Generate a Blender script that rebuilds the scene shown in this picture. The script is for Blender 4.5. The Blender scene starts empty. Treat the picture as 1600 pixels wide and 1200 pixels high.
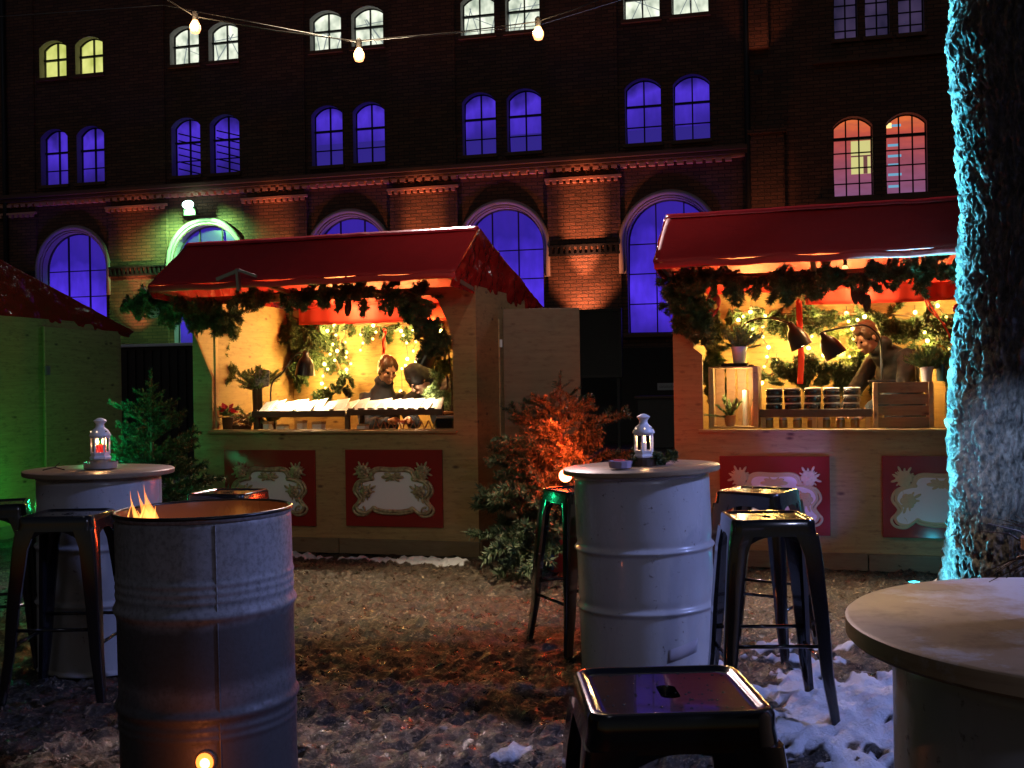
import bpy, bmesh, math, random
import numpy as np
from mathutils import Vector, Matrix, Euler
R = math.radians
sc = bpy.context.scene
C = sc.collection
rng = np.random.default_rng(7)
random.seed(7)

# ------------------------------------------------------------------ camera, world, light, exposure
CAMH = 1.27
cd = bpy.data.cameras.new('camera'); cam = bpy.data.objects.new('camera', cd); C.objects.link(cam)
cd.sensor_width = 36; cd.lens = 38.25; cd.clip_start = 0.05; cd.clip_end = 400
cam.matrix_world = Matrix.Translation((0, 0, CAMH)) @ Matrix.Rotation(R(90), 4, 'X') @ Matrix.Rotation(R(-0.9), 4, 'Z')
sc.camera = cam
sc.view_settings.view_transform = 'Standard'; sc.view_settings.look = 'None'
sc.view_settings.exposure = 0.22; sc.view_settings.gamma = 1
sc.cycles.use_denoising = True
sc.cycles.sample_clamp_indirect = 2.5
sc.cycles.max_bounces = 6
sc.cycles.caustics_reflective = False; sc.cycles.caustics_refractive = False
world = bpy.data.worlds.new('World'); sc.world = world; world.use_nodes = True
wn = world.node_tree; bg = wn.nodes['Background']
sky = wn.nodes.new('ShaderNodeTexSky'); sky.sky_type = 'NISHITA'; sky.sun_disc = False
sky.sun_elevation = R(-2); sky.sun_rotation = R(200)
wn.links.new(sky.outputs[0], bg.inputs[0]); bg.inputs[1].default_value = 0.10

def light(kind, name, loc, energy, color, target=None, size=0.05, spot=60, blend=0.5, parent=None):
    ld = bpy.data.lights.new(name, kind); ld.energy = energy; ld.color = color
    if kind == 'AREA': ld.size = size
    elif kind == 'SUN': ld.angle = size
    else: ld.shadow_soft_size = size
    if kind == 'SPOT': ld.spot_size = R(spot); ld.spot_blend = blend
    o = bpy.data.objects.new(name, ld); C.objects.link(o); o.location = loc
    if target is not None:
        o.rotation_euler = (Vector(target) - Vector(loc)).to_track_quat('-Z', 'Y').to_euler()
    if parent: o.parent = parent
    return o
# a faint cold night light, the market's floodlights and string bulbs behind and above the camera, plus added roof and rear spots
light('SUN', 'moon_light', (0, 0, 20), 0.042, (0.80, 0.82, 1.0), (3, 14, 0), size=R(15))
light('SPOT', 'yard_floodlight_blue', (5.6, 3.3, 4.3), 1000, (0.34, 0.42, 1.0), (1.4, 3.4, 0.1), size=0.25, spot=66, blend=0.8)
light('SPOT', 'yard_floodlight_blue', (3.0, -3.0, 3.6), 130, (0.58, 0.62, 1.0), (-0.3, 5.0, 0.85), size=0.2, spot=40, blend=0.9)
light('SPOT', 'yard_floodlight_warm', (-0.9, 5.0, 5.4), 2700, (1.0, 0.76, 0.46), (-0.55, 6.55, 0.0), size=0.12, spot=27, blend=1.0)
light('SPOT', 'yard_floodlight_warm', (2.0, 4.3, 5.2), 2200, (1.0, 0.74, 0.46), (1.70, 6.10, 0.0), size=0.12, spot=23, blend=1.0)
light('SPOT', 'yard_floodlight_warm', (-2.5, 0.5, 4.2), 125, (0.95, 0.82, 0.50), (-0.7, 8.0, 0.8), size=0.2, spot=27, blend=0.8)
light('SPOT', 'yard_floodlight_warm', (1.0, -0.5, 4.0), 95, (1.0, 0.66, 0.34), (1.55, 7.5, 1.3), size=0.2, spot=20, blend=0.9)
light('SPOT', 'yard_floodlight_high', (0.3, 1.2, 7.0), 480, (1.0, 0.86, 0.80), (0.5, 8.2, 3.5), size=0.2, spot=31, blend=0.9)  # added spot that brightens the stall roofs
light('SPOT', 'yard_floodlight_rear', (-1.0, 14.2, 6.1), 1500, (1.0, 0.70, 0.68), (0.2, 8.4, 2.3), size=0.1, spot=62, blend=0.6)  # unseen spot added from behind to light the roof ridges
light('SPOT', 'yard_floodlight_rear', (5.4, 14.5, 5.6), 110, (0.9, 1.0, 0.95), (-1.6, 9.2, 2.0), size=0.35, spot=44, blend=0.7)  # unseen spot added for highlights in the crumpled gable vinyl

# ------------------------------------------------------------------ measuring helpers
_s, _c = math.sin(R(.9)), math.cos(R(.9))
def ray(px, py):
    dx, dy = (px-800)/1700, (600-py)/1700
    return Vector((dx*_c+dy*_s, 1.0, -dx*_s+dy*_c))
def at(px, py, Y):
    r = ray(px, py); return Vector((r.x*Y, Y, CAMH + r.z*Y))

# ------------------------------------------------------------------ mesh helper
class MB:
    def __init__(s): s.v = []; s.f = []; s.n = 0; s.big = []
    def add(s, verts, faces):
        b = s.n; s.v.extend([tuple(p) for p in verts]); s.n += len(verts)
        s.f.extend([tuple(i+b for i in f) for f in faces]); return s
    def xf(s, M):
        s.v = [tuple(M @ Vector(p)) for p in s.v]; return s
    def join(s, o, M=None):
        vs = o.v if M is None else [tuple(M @ Vector(p)) for p in o.v]
        return s.add(vs, o.f)
    def box(s, x0, x1, y0, y1, z0, z1, M=None):
        vs = [(x, y, z) for z in (z0, z1) for y in (y0, y1) for x in (x0, x1)]
        if M is not None: vs = [tuple(M @ Vector(p)) for p in vs]
        return s.add(vs, [(0,2,3,1), (4,5,7,6), (0,1,5,4), (2,6,7,3), (0,4,6,2), (1,3,7,5)])
    def beam(s, a, b, w, h, up=(0, 0, 1)):
        a, b = Vector(a), Vector(b); d = (b-a).normalized(); up = Vector(up)
        if abs(d.dot(up)) > .98: up = Vector((1, 0, 0))
        x = d.cross(up).normalized(); z = x.cross(d)
        vs = [p + x*(i*w/2) + z*(j*h/2) for p in (a, b) for j in (-1, 1) for i in (-1, 1)]
        return s.add(vs, [(0,1,3,2), (4,6,7,5), (0,4,5,1), (2,3,7,6), (0,2,6,4), (1,5,7,3)])
    def tube(s, pts, r, n=8, closed=False, caps=True):
        pts = [Vector(p) for p in pts]; m = len(pts)
        rs = r if isinstance(r, (list, tuple)) else [r]*m
        ref = None; vs = []
        for i, p in enumerate(pts):
            if closed: d = pts[(i+1) % m]-pts[i-1]
            else: d = pts[min(i+1, m-1)]-pts[max(i-1, 0)]
            d = d.normalized() if d.length > 1e-9 else Vector((0, 0, 1))
            if ref is None:
                ref = Vector((0, 0, 1)) if abs(d.z) < .9 else Vector((1, 0, 0))
                ref = (ref - d*ref.dot(d)).normalized()
            else:
                ref = ref - d*ref.dot(d)
                ref = ref.normalized() if ref.length > 1e-6 else d.orthogonal().normalized()
            q = d.cross(ref)
            for k in range(n):
                t = 2*math.pi*k/n; vs.append(p + (ref*math.cos(t)+q*math.sin(t))*rs[i])
        fs = []
        for i in range(m if closed else m-1):
            for k in range(n):
                a = i*n+k; b = i*n+(k+1) % n; c = ((i+1) % m)*n+(k+1) % n; d = ((i+1) % m)*n+k
                fs.append((a, b, c, d))
        if caps and not closed:
            fs.append(tuple(range(n-1, -1, -1))); fs.append(tuple(range((m-1)*n, m*n)))
        return s.add(vs, fs)
    def lathe(s, prof, n=32, M=None, cap0=True, cap1=True):
        vs = []
        for (r, z) in prof:
            for k in range(n):
                t = 2*math.pi*k/n; vs.append((r*math.cos(t), r*math.sin(t), z))
        fs = []
        for i in range(len(prof)-1):
            for k in range(n):
                fs.append((i*n+k, i*n+(k+1) % n, (i+1)*n+(k+1) % n, (i+1)*n+k))
        if cap0: fs.append(tuple(range(n-1, -1, -1)))
        if cap1: fs.append(tuple(range((len(prof)-1)*n, len(prof)*n)))
        if M is not None: vs = [tuple(M @ Vector(p)) for p in vs]
        return s.add(vs, fs)
    def prism(s, poly, y0, y1):           # polygon in x,z extruded along y
        n = len(poly); vs = [(x, y0, z) for x, z in poly]+[(x, y1, z) for x, z in poly]
        fs = [tuple(range(n)), tuple(range(2*n-1, n-1, -1))]
        for i in range(n): fs.append((i, i+n, (i+1) % n+n, (i+1) % n))
        return s.add(vs, fs)
    def ball(s, c, r, n=10, m=6, sq=(1, 1, 1), M=None):
        prof = [(math.sin(math.pi*(i+.0)/m)*1.0, -math.cos(math.pi*i/m)) for i in range(m+1)]
        prof[0] = (0.02, -1); prof[-1] = (0.02, 1)
        T = Matrix.Translation(c) @ (M if M is not None else Matrix.Identity(4)) @ Matrix.Diagonal((r*sq[0], r*sq[1], r*sq[2], 1))
        return s.lathe(prof, n, T)
    def grid(s, fn, nu, nv, wrap=False):
        vs = [fn(i/(nu if wrap else nu-1), j/(nv-1)) for j in range(nv) for i in range(nu)]
        fs = []
        for j in range(nv-1):
            for i in range(nu if wrap else nu-1):
                a = j*nu+i; b = j*nu+(i+1) % nu; fs.append((a, b, b+nu, a+nu))
        return s.add(vs, fs)
    def build(s, name, mat, parent=None, smooth=False, bevel=0, sub=0, solid=0, angle=None, loc=None, rot=None):
        me = bpy.data.meshes.new(name); me.from_pydata(s.v, [], s.f); me.update()
        return finish(me, name, mat, parent, smooth, bevel, sub, solid, angle, loc, rot)
def finish(me, name, mat, parent=None, smooth=False, bevel=0, sub=0, solid=0, angle=None, loc=None, rot=None):
    if mat: me.materials.append(mat)
    bm = bmesh.new(); bm.from_mesh(me)
    if len(bm.faces) < 60000: bmesh.ops.recalc_face_normals(bm, faces=bm.faces)
    bm.to_mesh(me); bm.free()
    if smooth:
        me.polygons.foreach_set('use_smooth', [True]*len(me.polygons))
        if angle: me.set_sharp_from_angle(angle=R(angle))
    o = bpy.data.objects.new(name, me); C.objects.link(o)
    if parent: o.parent = parent
    if loc is not None: o.location = loc
    if rot is not None: o.rotation_euler = rot
    if solid: m = o.modifiers.new('solid', 'SOLIDIFY'); m.thickness = solid; m.offset = 0
    if bevel: m = o.modifiers.new('bevel', 'BEVEL'); m.width = bevel; m.segments = 2; m.limit_method = 'ANGLE'; m.angle_limit = R(40)
    if sub: m = o.modifiers.new('sub', 'SUBSURF'); m.levels = sub; m.render_levels = sub
    return o
def tris(name, V, mat, parent=None):      # V: (n,3,3) array of triangles
    n = len(V); me = bpy.data.meshes.new(name)
    me.vertices.add(3*n); me.vertices.foreach_set('co', V.reshape(-1).astype(np.float32))
    me.loops.add(3*n); me.loops.foreach_set('vertex_index', np.arange(3*n, dtype=np.int32))
    me.polygons.add(n); me.polygons.foreach_set('loop_start', np.arange(0, 3*n, 3, dtype=np.int32))
    try: me.polygons.foreach_set('loop_total', np.full(n, 3, dtype=np.int32))
    except Exception: pass
    me.update(calc_edges=True); me.validate()
    me.materials.append(mat); o = bpy.data.objects.new(name, me); C.objects.link(o)
    if parent: o.parent = parent
    return o
def thing(name, label, cat, loc=(0, 0, 0), rz=0, group=None):
    o = bpy.data.objects.new(name, None); C.objects.link(o); o.empty_display_size = .1
    o.location = loc; o.rotation_euler = (0, 0, rz); tag(o, label, cat, group); return o
def tag(o, label, cat, group=None):
    o['label'] = label; o['category'] = cat
    if group: o['group'] = group
    return o
def dup(root, loc, rz, label, group=None):
    r = root.copy(); C.objects.link(r); r.location = loc; r.rotation_euler = (0, 0, rz); r['label'] = label
    if group: r['group'] = group
    for ch in list(root.children):
        c = ch.copy(); C.objects.link(c); c.parent = r
        for g in ch.children:
            d = g.copy(); C.objects.link(d); d.parent = c
    return r

# ------------------------------------------------------------------ numpy noise
def _h(ix, iy, seed):
    n = (ix.astype(np.int64)*374761393 + iy.astype(np.int64)*668265263 + seed*982451653) & 0x7fffffff
    n = ((n ^ (n >> 13))*1274126177) & 0x7fffffff
    return ((n ^ (n >> 16)) & 0xffff)/65535.0
def vnoise(x, y, seed=0):
    ix, iy = np.floor(x), np.floor(y); fx, fy = x-ix, y-iy
    fx = fx*fx*(3-2*fx); fy = fy*fy*(3-2*fy)
    a = _h(ix, iy, seed); b = _h(ix+1, iy, seed); c = _h(ix, iy+1, seed); d = _h(ix+1, iy+1, seed)
    return (a*(1-fx)+b*fx)*(1-fy)+(c*(1-fx)+d*fx)*fy
def fbm(x, y, seed=0, o=4, g=.5):
    t = 0; a = 1; w = 0
    for i in range(o):
        t = t + a*vnoise(x*2**i+i*17.3, y*2**i+i*9.1, seed+i); w += a; a *= g
    return t/w

# ------------------------------------------------------------------ materials
def mat(name, col=(.5, .5, .5), rough=.6, metal=0, emit=None, es=0, coat=0, spec=.5, trans=0, alpha=1):
    m = bpy.data.materials.new(name); m.use_nodes = True; b = m.node_tree.nodes['Principled BSDF']
    b.inputs['Base Color'].default_value = (*col, 1); b.inputs['Roughness'].default_value = rough
    b.inputs['Metallic'].default_value = metal; b.inputs['Coat Weight'].default_value = coat
    b.inputs['Specular IOR Level'].default_value = spec
    b.inputs['Transmission Weight'].default_value = trans; b.inputs['Alpha'].default_value = alpha
    if emit: b.inputs['Emission Color'].default_value = (*emit, 1); b.inputs['Emission Strength'].default_value = es
    return m
class N:
    def __init__(s, m): s.m = m; s.t = m.node_tree; s.b = s.t.nodes['Principled BSDF']
    def new(s, k, **kw):
        n = s.t.nodes.new(k)
        for a, v in kw.items(): setattr(n, a, v)
        return n
    def link(s, a, b): s.t.links.new(a, b)
    def coord(s, scale=(1, 1, 1), kind='Object', rot=(0, 0, 0)):
        c = s.new('ShaderNodeTexCoord'); mp = s.new('ShaderNodeMapping')
        mp.inputs['Scale'].default_value = scale; mp.inputs['Rotation'].default_value = rot
        s.link(c.outputs[kind], mp.inputs[0]); return mp.outputs[0]
    def noise(s, vec, scale=5, detail=4, rough=.55, dist=0):
        n = s.new('ShaderNodeTexNoise'); n.inputs['Scale'].default_value = scale; n.inputs['Detail'].default_value = detail
        n.inputs['Roughness'].default_value = rough; n.inputs['Distortion'].default_value = dist
        s.link(vec, n.inputs['Vector']); return n.outputs['Fac']
    def ramp(s, fac, *stops):
        r = s.new('ShaderNodeValToRGB'); e = r.color_ramp.elements
        while len(e) < len(stops): e.new(.5)
        for i, (p, c) in enumerate(stops):
            e[i].position = p; e[i].color = (*c, 1) if len(c) == 3 else c
        s.link(fac, r.inputs[0]); return r.outputs[0]
    def mix(s, fac, a, b, mode='MIX'):
        n = s.new('ShaderNodeMix', data_type='RGBA', blend_type=mode)
        for v, i in ((fac, 0), (a, 6), (b, 7)):
            if isinstance(v, (int, float)): n.inputs[i].default_value = v
            elif isinstance(v, tuple): n.inputs[i].default_value = (*v, 1)
            else: s.link(v, n.inputs[i])
        return n.outputs[2]
    def bump(s, h, strength=.5, dist=.01):
        b = s.new('ShaderNodeBump'); b.inputs['Strength'].default_value = strength; b.inputs['Distance'].default_value = dist
        s.link(h, b.inputs['Height']); s.link(b.outputs[0], s.b.inputs['Normal']); return b
    def col(s, c): s.link(c, s.b.inputs['Base Color'])
    def rough(s, c): s.link(c, s.b.inputs['Roughness'])
    def sep(s, v):
        n = s.new('ShaderNodeSeparateXYZ'); s.link(v, n.inputs[0]); return n.outputs
    def math(s, op, a, b=0):
        n = s.new('ShaderNodeMath', operation=op)
        for v, i in ((a, 0), (b, 1)):
            if isinstance(v, (int, float)): n.inputs[i].default_value = v
            else: s.link(v, n.inputs[i])
        return n.outputs[0]

def wood_mat(name, light_c, dark_c, knot=(.10, .045, .02), horiz=True, rough=.6, plank=0.0):
    m = mat(name, rough=rough); n = N(m)
    v = n.coord((1, 1, 14) if horiz else (14, 14, 1))
    v2 = n.coord((1, 1, 2.2) if horiz else (2.2, 2.2, 1))
    g = n.noise(v, 3.2, 6, .6, .6)
    base = n.ramp(g, (.25, dark_c), (.75, light_c))
    big = n.noise(n.coord((1, 1, 1)), 2.1, 3)
    base = n.mix(n.math('MULTIPLY', big, .55), base, dark_c)
    vo = n.new('ShaderNodeTexVoronoi'); vo.inputs['Scale'].default_value = 4.2; n.link(v2, vo.inputs['Vector'])
    k = n.ramp(vo.outputs['Distance'], (.05, (1, 1, 1)), (.15, (0, 0, 0)))
    sm = n.noise(n.coord((1, 1, 3)), 11, 4, .7); base = n.mix(n.ramp(sm, (.52, (0, 0, 0)), (.72, (.55,)*3)), base, knot)
    base = n.mix(k, base, knot)
    n.col(base); n.bump(g, .25, .004); return m
M_ = {}
M_['ply'] = wood_mat('spruce_board', (.46, .31, .13), (.27, .165, .065))
M_['plydark'] = wood_mat('weathered_board', (.23, .155, .085), (.15, .10, .055))
M_['wood_v'] = wood_mat('stud_wood', (.62, .42, .2), (.45, .28, .12), horiz=False)
M_['crate'] = wood_mat('crate_wood', (.42, .24, .11), (.25, .13, .06))
M_['darkwood'] = wood_mat('dark_wood', (.09, .05, .03), (.045, .026, .016))
M_['tabletop'] = wood_mat('table_board', (.36, .27, .17), (.24, .17, .10), rough=.35)
def brick_mat():
    m = mat('brick', rough=.85); n = N(m)
    c = n.new('ShaderNodeTexCoord'); s = n.sep(c.outputs['Object'])
    cb = n.new('ShaderNodeCombineXYZ'); n.link(n.math('ADD', s[0], s[1]), cb.inputs[0]); n.link(s[2], cb.inputs[1])
    b = n.new('ShaderNodeTexBrick'); n.link(cb.outputs[0], b.inputs['Vector'])
    b.inputs['Scale'].default_value = 1; b.inputs['Brick Width'].default_value = .26; b.inputs['Row Height'].default_value = .078
    b.inputs['Mortar Size'].default_value = .009; b.inputs['Mortar Smooth'].default_value = .3; b.inputs['Bias'].default_value = 0
    b.inputs['Color1'].default_value = (.29, .135, .08, 1); b.inputs['Color2'].default_value = (.15, .075, .05, 1)
    b.inputs['Mortar'].default_value = (.055, .045, .04, 1)
    ns = n.noise(n.coord((1, 1, 1)), 1.3, 5)
    col = n.mix(n.math('MULTIPLY', ns, .7), b.outputs['Color'], (.10, .06, .045))
    n.col(col); h = n.math('SUBTRACT', 1, b.outputs['Fac'])
    h2 = n.math('ADD', h, n.math('MULTIPLY', n.noise(n.coord((1, 1, 1)), 30, 3), .6))
    n.bump(h2, 1.0, .035); return m
M_['brick'] = brick_mat()
M_['terra'] = mat('glazed_terracotta', (.80, .40, .28), .5)  # dentil brick, the light from below put into its colour
M_['stone'] = mat('cornice_stone', (.16, .09, .06), .8)
M_['dark'] = mat('dark_paint', (.018, .018, .022), .5)
M_['frame'] = mat('window_frame_paint', (.012, .012, .02), .6)
def window_glow(name, c1, c2, s, scale=1.3, mode=0):
    m = mat(name, (.02, .02, .03), .3); n = N(m)
    v = n.coord((1, 1, .8))
    f = n.noise(v, scale, 2, .5)
    col = n.ramp(f, (.30, c2), (.68, c1)); n.link(col, n.b.inputs['Emission Color']); n.b.inputs['Emission Strength'].default_value = s
    return m
PUR = (.075, .042, .62); PUR2 = (.030, .018, .27)
def purple_sheet(name, z0, z1, lo, mid, hi, st=1.0, sc=1.2):
    m = mat(name, (.02, .02, .03), .3); n = N(m); sp = n.sep(n.coord())
    t = n.math('DIVIDE', n.math('SUBTRACT', sp[2], z0), z1-z0)
    a = n.noise(n.coord((1, 1, .8)), sc, 3, .55); t = n.math('ADD', t, n.math('MULTIPLY', n.math('SUBTRACT', a, .5), .9))
    col = n.ramp(t, (0, lo), (.35, mid), (.75, hi), (1, lo)); b2 = n.noise(n.coord((2.5, 2.5, .6)), 4, 3)
    col = n.mix(n.math('MULTIPLY', b2, .6), col, (.018, .010, .16))
    n.link(col, n.b.inputs['Emission Color']); n.b.inputs['Emission Strength'].default_value = st; return m
M_['purple'] = purple_sheet('purple_backlit_sheet', 2.3, 5.1, (.028, .011, .28), (.080, .030, .80), (.022, .009, .26), 1.1)
M_['purple_up'] = purple_sheet('purple_backlit_pane', 6.36, 7.76, (.020, .010, .16), (.040, .018, .36), (.080, .033, .68), 1.0, 1.6)
M_['reveal'] = mat('pale_reveal_render', (.36, .33, .34), .8)
M_['roomlight'] = window_glow('lit_room', (.80, .84, .68), (.26, .31, .24), 1.25, 4)
M_['roomlight_y'] = window_glow('lit_room_yellow', (.70, .72, .22), (.42, .46, .10), 1.0, 3)
M_['room_dim'] = window_glow('dim_room', (.045, .03, .075), (.012, .01, .03), 1.0, 2.2)
def red_room():
    m = mat('red_lit_room', (.02, .02, .02), .4); n = N(m)
    s = n.sep(n.coord((1, 1, 1)))
    t = n.math('DIVIDE', n.math('SUBTRACT', s[2], 4.98), 1.64)
    col = n.ramp(t, (0, (.20, .09, .22)), (.45, (.34, .075, .11)), (.8, (.62, .09, .04)), (1, (.95, .20, .03)))
    ns = n.noise(n.coord((1, 1, 3)), 3, 3); col = n.mix(n.math('MULTIPLY', ns, .8), col, (.14, .04, .06))
    n.link(col, n.b.inputs['Emission Color']); n.b.inputs['Emission Strength'].default_value = 1.0; return m
M_['redroom'] = red_room()
def tarp(name, col, rough, bscale=6, bs=.4):
    m = mat(name, col, rough); n = N(m)
    a = n.noise(n.coord((1, 1, 1)), bscale, 4, .6, .8)
    n.col(n.mix(a, tuple(x*.75 for x in col), col)); n.bump(a, bs, .02); return m
M_['tarp'] = tarp('red_tarpaulin', (.58, .020, .024), .55)
M_['flap'] = tarp('glossy_red_vinyl', (.36, .02, .018), .10, 7, 1.0)
M_['ridge'] = tarp('bright_red_ridge_tape', (.72, .03, .05), .3)  # light along the ridge put into a brighter red
M_['eyes'] = mat('dark_eyes', (.02, .015, .01), .2)
M_['ggl'] = mat('green_glow', (.2, 1, .4), .3, emit=(.05, 1, .32), es=4)
M_['redcloth'] = mat('red_cloth', (.75, .055, .03), .7)
M_['black'] = mat('black_lacquered_steel', (.006, .006, .008), .16, 0, coat=.6)
M_['blackrubber'] = mat('black_rubber', (.02, .02, .02), .7)
M_['blackmetal'] = mat('black_lamp_metal', (.012, .011, .011), .28)
M_['white'] = mat('white_enamel', (.74, .74, .78), .4)
M_['paper'] = mat('white_paper', (.85, .82, .72), .7)
M_['pot'] = mat('white_ceramic', (.8, .78, .74), .35)
M_['terracotta'] = mat('terracotta', (.42, .17, .07), .8)
M_['glass'] = mat('clear_glass', (.9, .95, .95), .05, trans=1.0)
M_['jar'] = mat('dark_glass', (.02, .016, .014), .08)
M_['rim'] = mat('pale_jar_lid', (.75, .70, .6), .3)
M_['steel'] = mat('galvanised_steel', (.35, .36, .38), .35, .9)
M_['bulb'] = mat('bulb_glow', (1, .8, .5), .3, emit=(1, .40, .15), es=2.4)
M_['fairy'] = mat('fairy_light_glow', (1, .9, .5), .3, emit=(1, .62, .16), es=4)
M_['hotwhite'] = mat('lamp_glow', (1, 1, 1), .3, emit=(1, .86, .62), es=9)
M_['greenflood'] = mat('floodlight_glow', (1, 1, 1), .3, emit=(.55, 1, .80), es=9)
M_['candleflame'] = mat('candle_flame', (1, .6, .3), .3, emit=(1, .50, .16), es=16)
M_['ember'] = mat('embers', (.1, .02, .01), .8, emit=(1, .20, .03), es=3)
M_['wax'] = mat('white_wax', (.85, .78, .65), .5)
M_['redwax'] = mat('red_wax', (.65, .03, .03), .5, emit=(1, .04, .03), es=.25)
M_['skin'] = mat('skin', (.62, .36, .25), .55)
M_['hair'] = mat('brown_hair', (.085, .045, .025), .38)
M_['hair2'] = mat('light_brown_hair', (.075, .045, .026), .45)
M_['jacket'] = mat('charcoal_jacket', (.022, .026, .036), .8)
M_['jacket2'] = mat('olive_grey_jacket', (.020, .026, .030), .85)
M_['jacket3'] = mat('dark_grey_jacket', (.035, .037, .042), .75)
M_['trousers'] = mat('dark_trousers', (.03, .03, .04), .85)
M_['cone'] = mat('pine_cone_brown', (.10, .045, .02), .8)
M_['snowm'] = mat('snow_heap', (.72, .76, .85), .8)
def gold():
    m = mat('antique_gold', (.30, .22, .11), .45, .35); n = N(m)
    a = n.noise(n.coord(), 30, 3); n.col(n.ramp(a, (.3, (.20, .145, .08)), (.7, (.62, .50, .30)))); return m
M_['gold'] = gold()
M_['creamgold'] = mat('painted_cream_gold', (.56, .46, .28), .6)
M_['plaque'] = mat('plaque_pale', (.78, .76, .78), .35)
M_['redpanel'] = tarp('red_panel', (.27, .022, .018), .22, 2.5, .05)
def needle_mat(name, a, b):
    m = mat(name, rough=.55); n = N(m); f = n.noise(n.coord(), 14, 2); n.col(n.ramp(f, (.35, a), (.65, b))); return m
M_['needle'] = needle_mat('fir_needles', (.020, .045, .018), (.055, .095, .035))
M_['needle_b'] = needle_mat('blue_fir_needles', (.028, .050, .028), (.07, .11, .06))
M_['leaf'] = needle_mat('herb_leaves', (.14, .22, .07), (.34, .42, .17))
M_['garl'] = needle_mat('garland_fir', (.045, .08, .030), (.12, .17, .06))
M_['bark'] = mat('twig_bark', (.09, .055, .035), .9)
M_['poinsettia'] = mat('red_bracts', (.55, .015, .03), .5)
M_['yellowleaf'] = mat('yellow_bracts', (.62, .42, .05), .6)
def drum_mat(name, col, dirt):
    m = mat(name, col, .25, coat=.25); n = N(m)
    a = n.noise(n.coord((1, 1, .35)), 3.2, 6, .65); b = n.noise(n.coord((1, 1, 1)), 46, 3)
    c = n.mix(n.ramp(a, (.45, (0, 0, 0)), (.8, (.6, .6, .6))), col, dirt)
    c = n.mix(n.ramp(b, (.66, (0, 0, 0)), (.74, (.7, .7, .7))), c, (.07, .05, .04))
    n.col(c); n.rough(n.ramp(a, (.3, (.18,)*3), (.8, (.42,)*3))); n.bump(b, .08, .004); return m
M_['drum'] = drum_mat('white_enamel_drum', (.46, .46, .48), (.25, .24, .24))
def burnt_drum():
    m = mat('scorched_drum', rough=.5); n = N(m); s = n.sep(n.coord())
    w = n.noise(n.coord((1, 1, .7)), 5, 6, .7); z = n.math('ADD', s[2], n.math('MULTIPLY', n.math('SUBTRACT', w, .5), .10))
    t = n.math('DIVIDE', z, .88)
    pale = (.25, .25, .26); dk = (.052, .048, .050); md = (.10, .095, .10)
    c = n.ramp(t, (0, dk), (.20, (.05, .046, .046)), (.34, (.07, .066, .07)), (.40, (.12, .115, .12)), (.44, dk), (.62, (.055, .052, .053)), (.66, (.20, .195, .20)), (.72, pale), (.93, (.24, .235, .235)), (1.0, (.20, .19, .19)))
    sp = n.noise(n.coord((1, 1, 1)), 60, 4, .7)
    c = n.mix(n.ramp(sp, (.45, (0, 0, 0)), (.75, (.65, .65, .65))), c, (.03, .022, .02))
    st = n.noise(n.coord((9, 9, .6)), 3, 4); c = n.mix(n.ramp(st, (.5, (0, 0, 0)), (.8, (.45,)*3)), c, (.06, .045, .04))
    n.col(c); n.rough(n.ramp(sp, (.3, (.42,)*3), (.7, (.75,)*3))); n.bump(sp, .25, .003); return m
M_['burnt'] = burnt_drum()
M_['rust'] = drum_mat('rusty_inside', (.16, .065, .028), (.06, .028, .016))

# ------------------------------------------------------------------ ground
SNOWPTS = []
def snow_mask(x, y):
    n1 = fbm(x*2.3, y*2.3, 11, 5, .6); n2 = fbm(x*7, y*7, 41, 3)
    m = np.zeros_like(x)
    def blob(cx, cy, rx, ry, k=1.0):
        return k*np.clip(1.25-np.sqrt(((x-cx)/rx)**2+((y-cy)/ry)**2), 0, 1)
    m = np.maximum(m, blob(1.75, 3.6, 1.25, 1.7, 1.2))
    m = np.maximum(m, blob(2.6, 4.5, 1.3, 1.0, .9))
    m = np.maximum(m, blob(1.1, 3.1, .6, .6, .95))
    m = np.maximum(m, blob(.10, 3.70, .30, .18, .62))
    m = np.maximum(m, blob(-2.3, 4.2, .5, .2, .55))
    m = np.maximum(m, blob(-5.2, 13.5, 3.5, 3.5, .85))
    m = np.maximum(m, blob(2.9, 6.2, .6, .5, 1))
    # thin strip of snow along the first stall's front
    fy = 8.686-(x+2.545)*.298
    m = np.maximum(m, np.clip(1.1-np.abs(y-(fy-.28))/.16, 0, 1)*((x > -2.6) & (x < -.05))*.72)
    m = np.maximum(m, .10*fbm(x*.9, y*.9, 77, 2)*(y > 3))
    n3 = fbm(x*22, y*22, 55, 3, .6)
    return np.clip((m*.88+(n1-.5)*1.5+(n2-.5)*1.3+(n3-.5)*.7-.50)*4.0, 0, 1)*np.clip(m*6, 0, 1)
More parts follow.
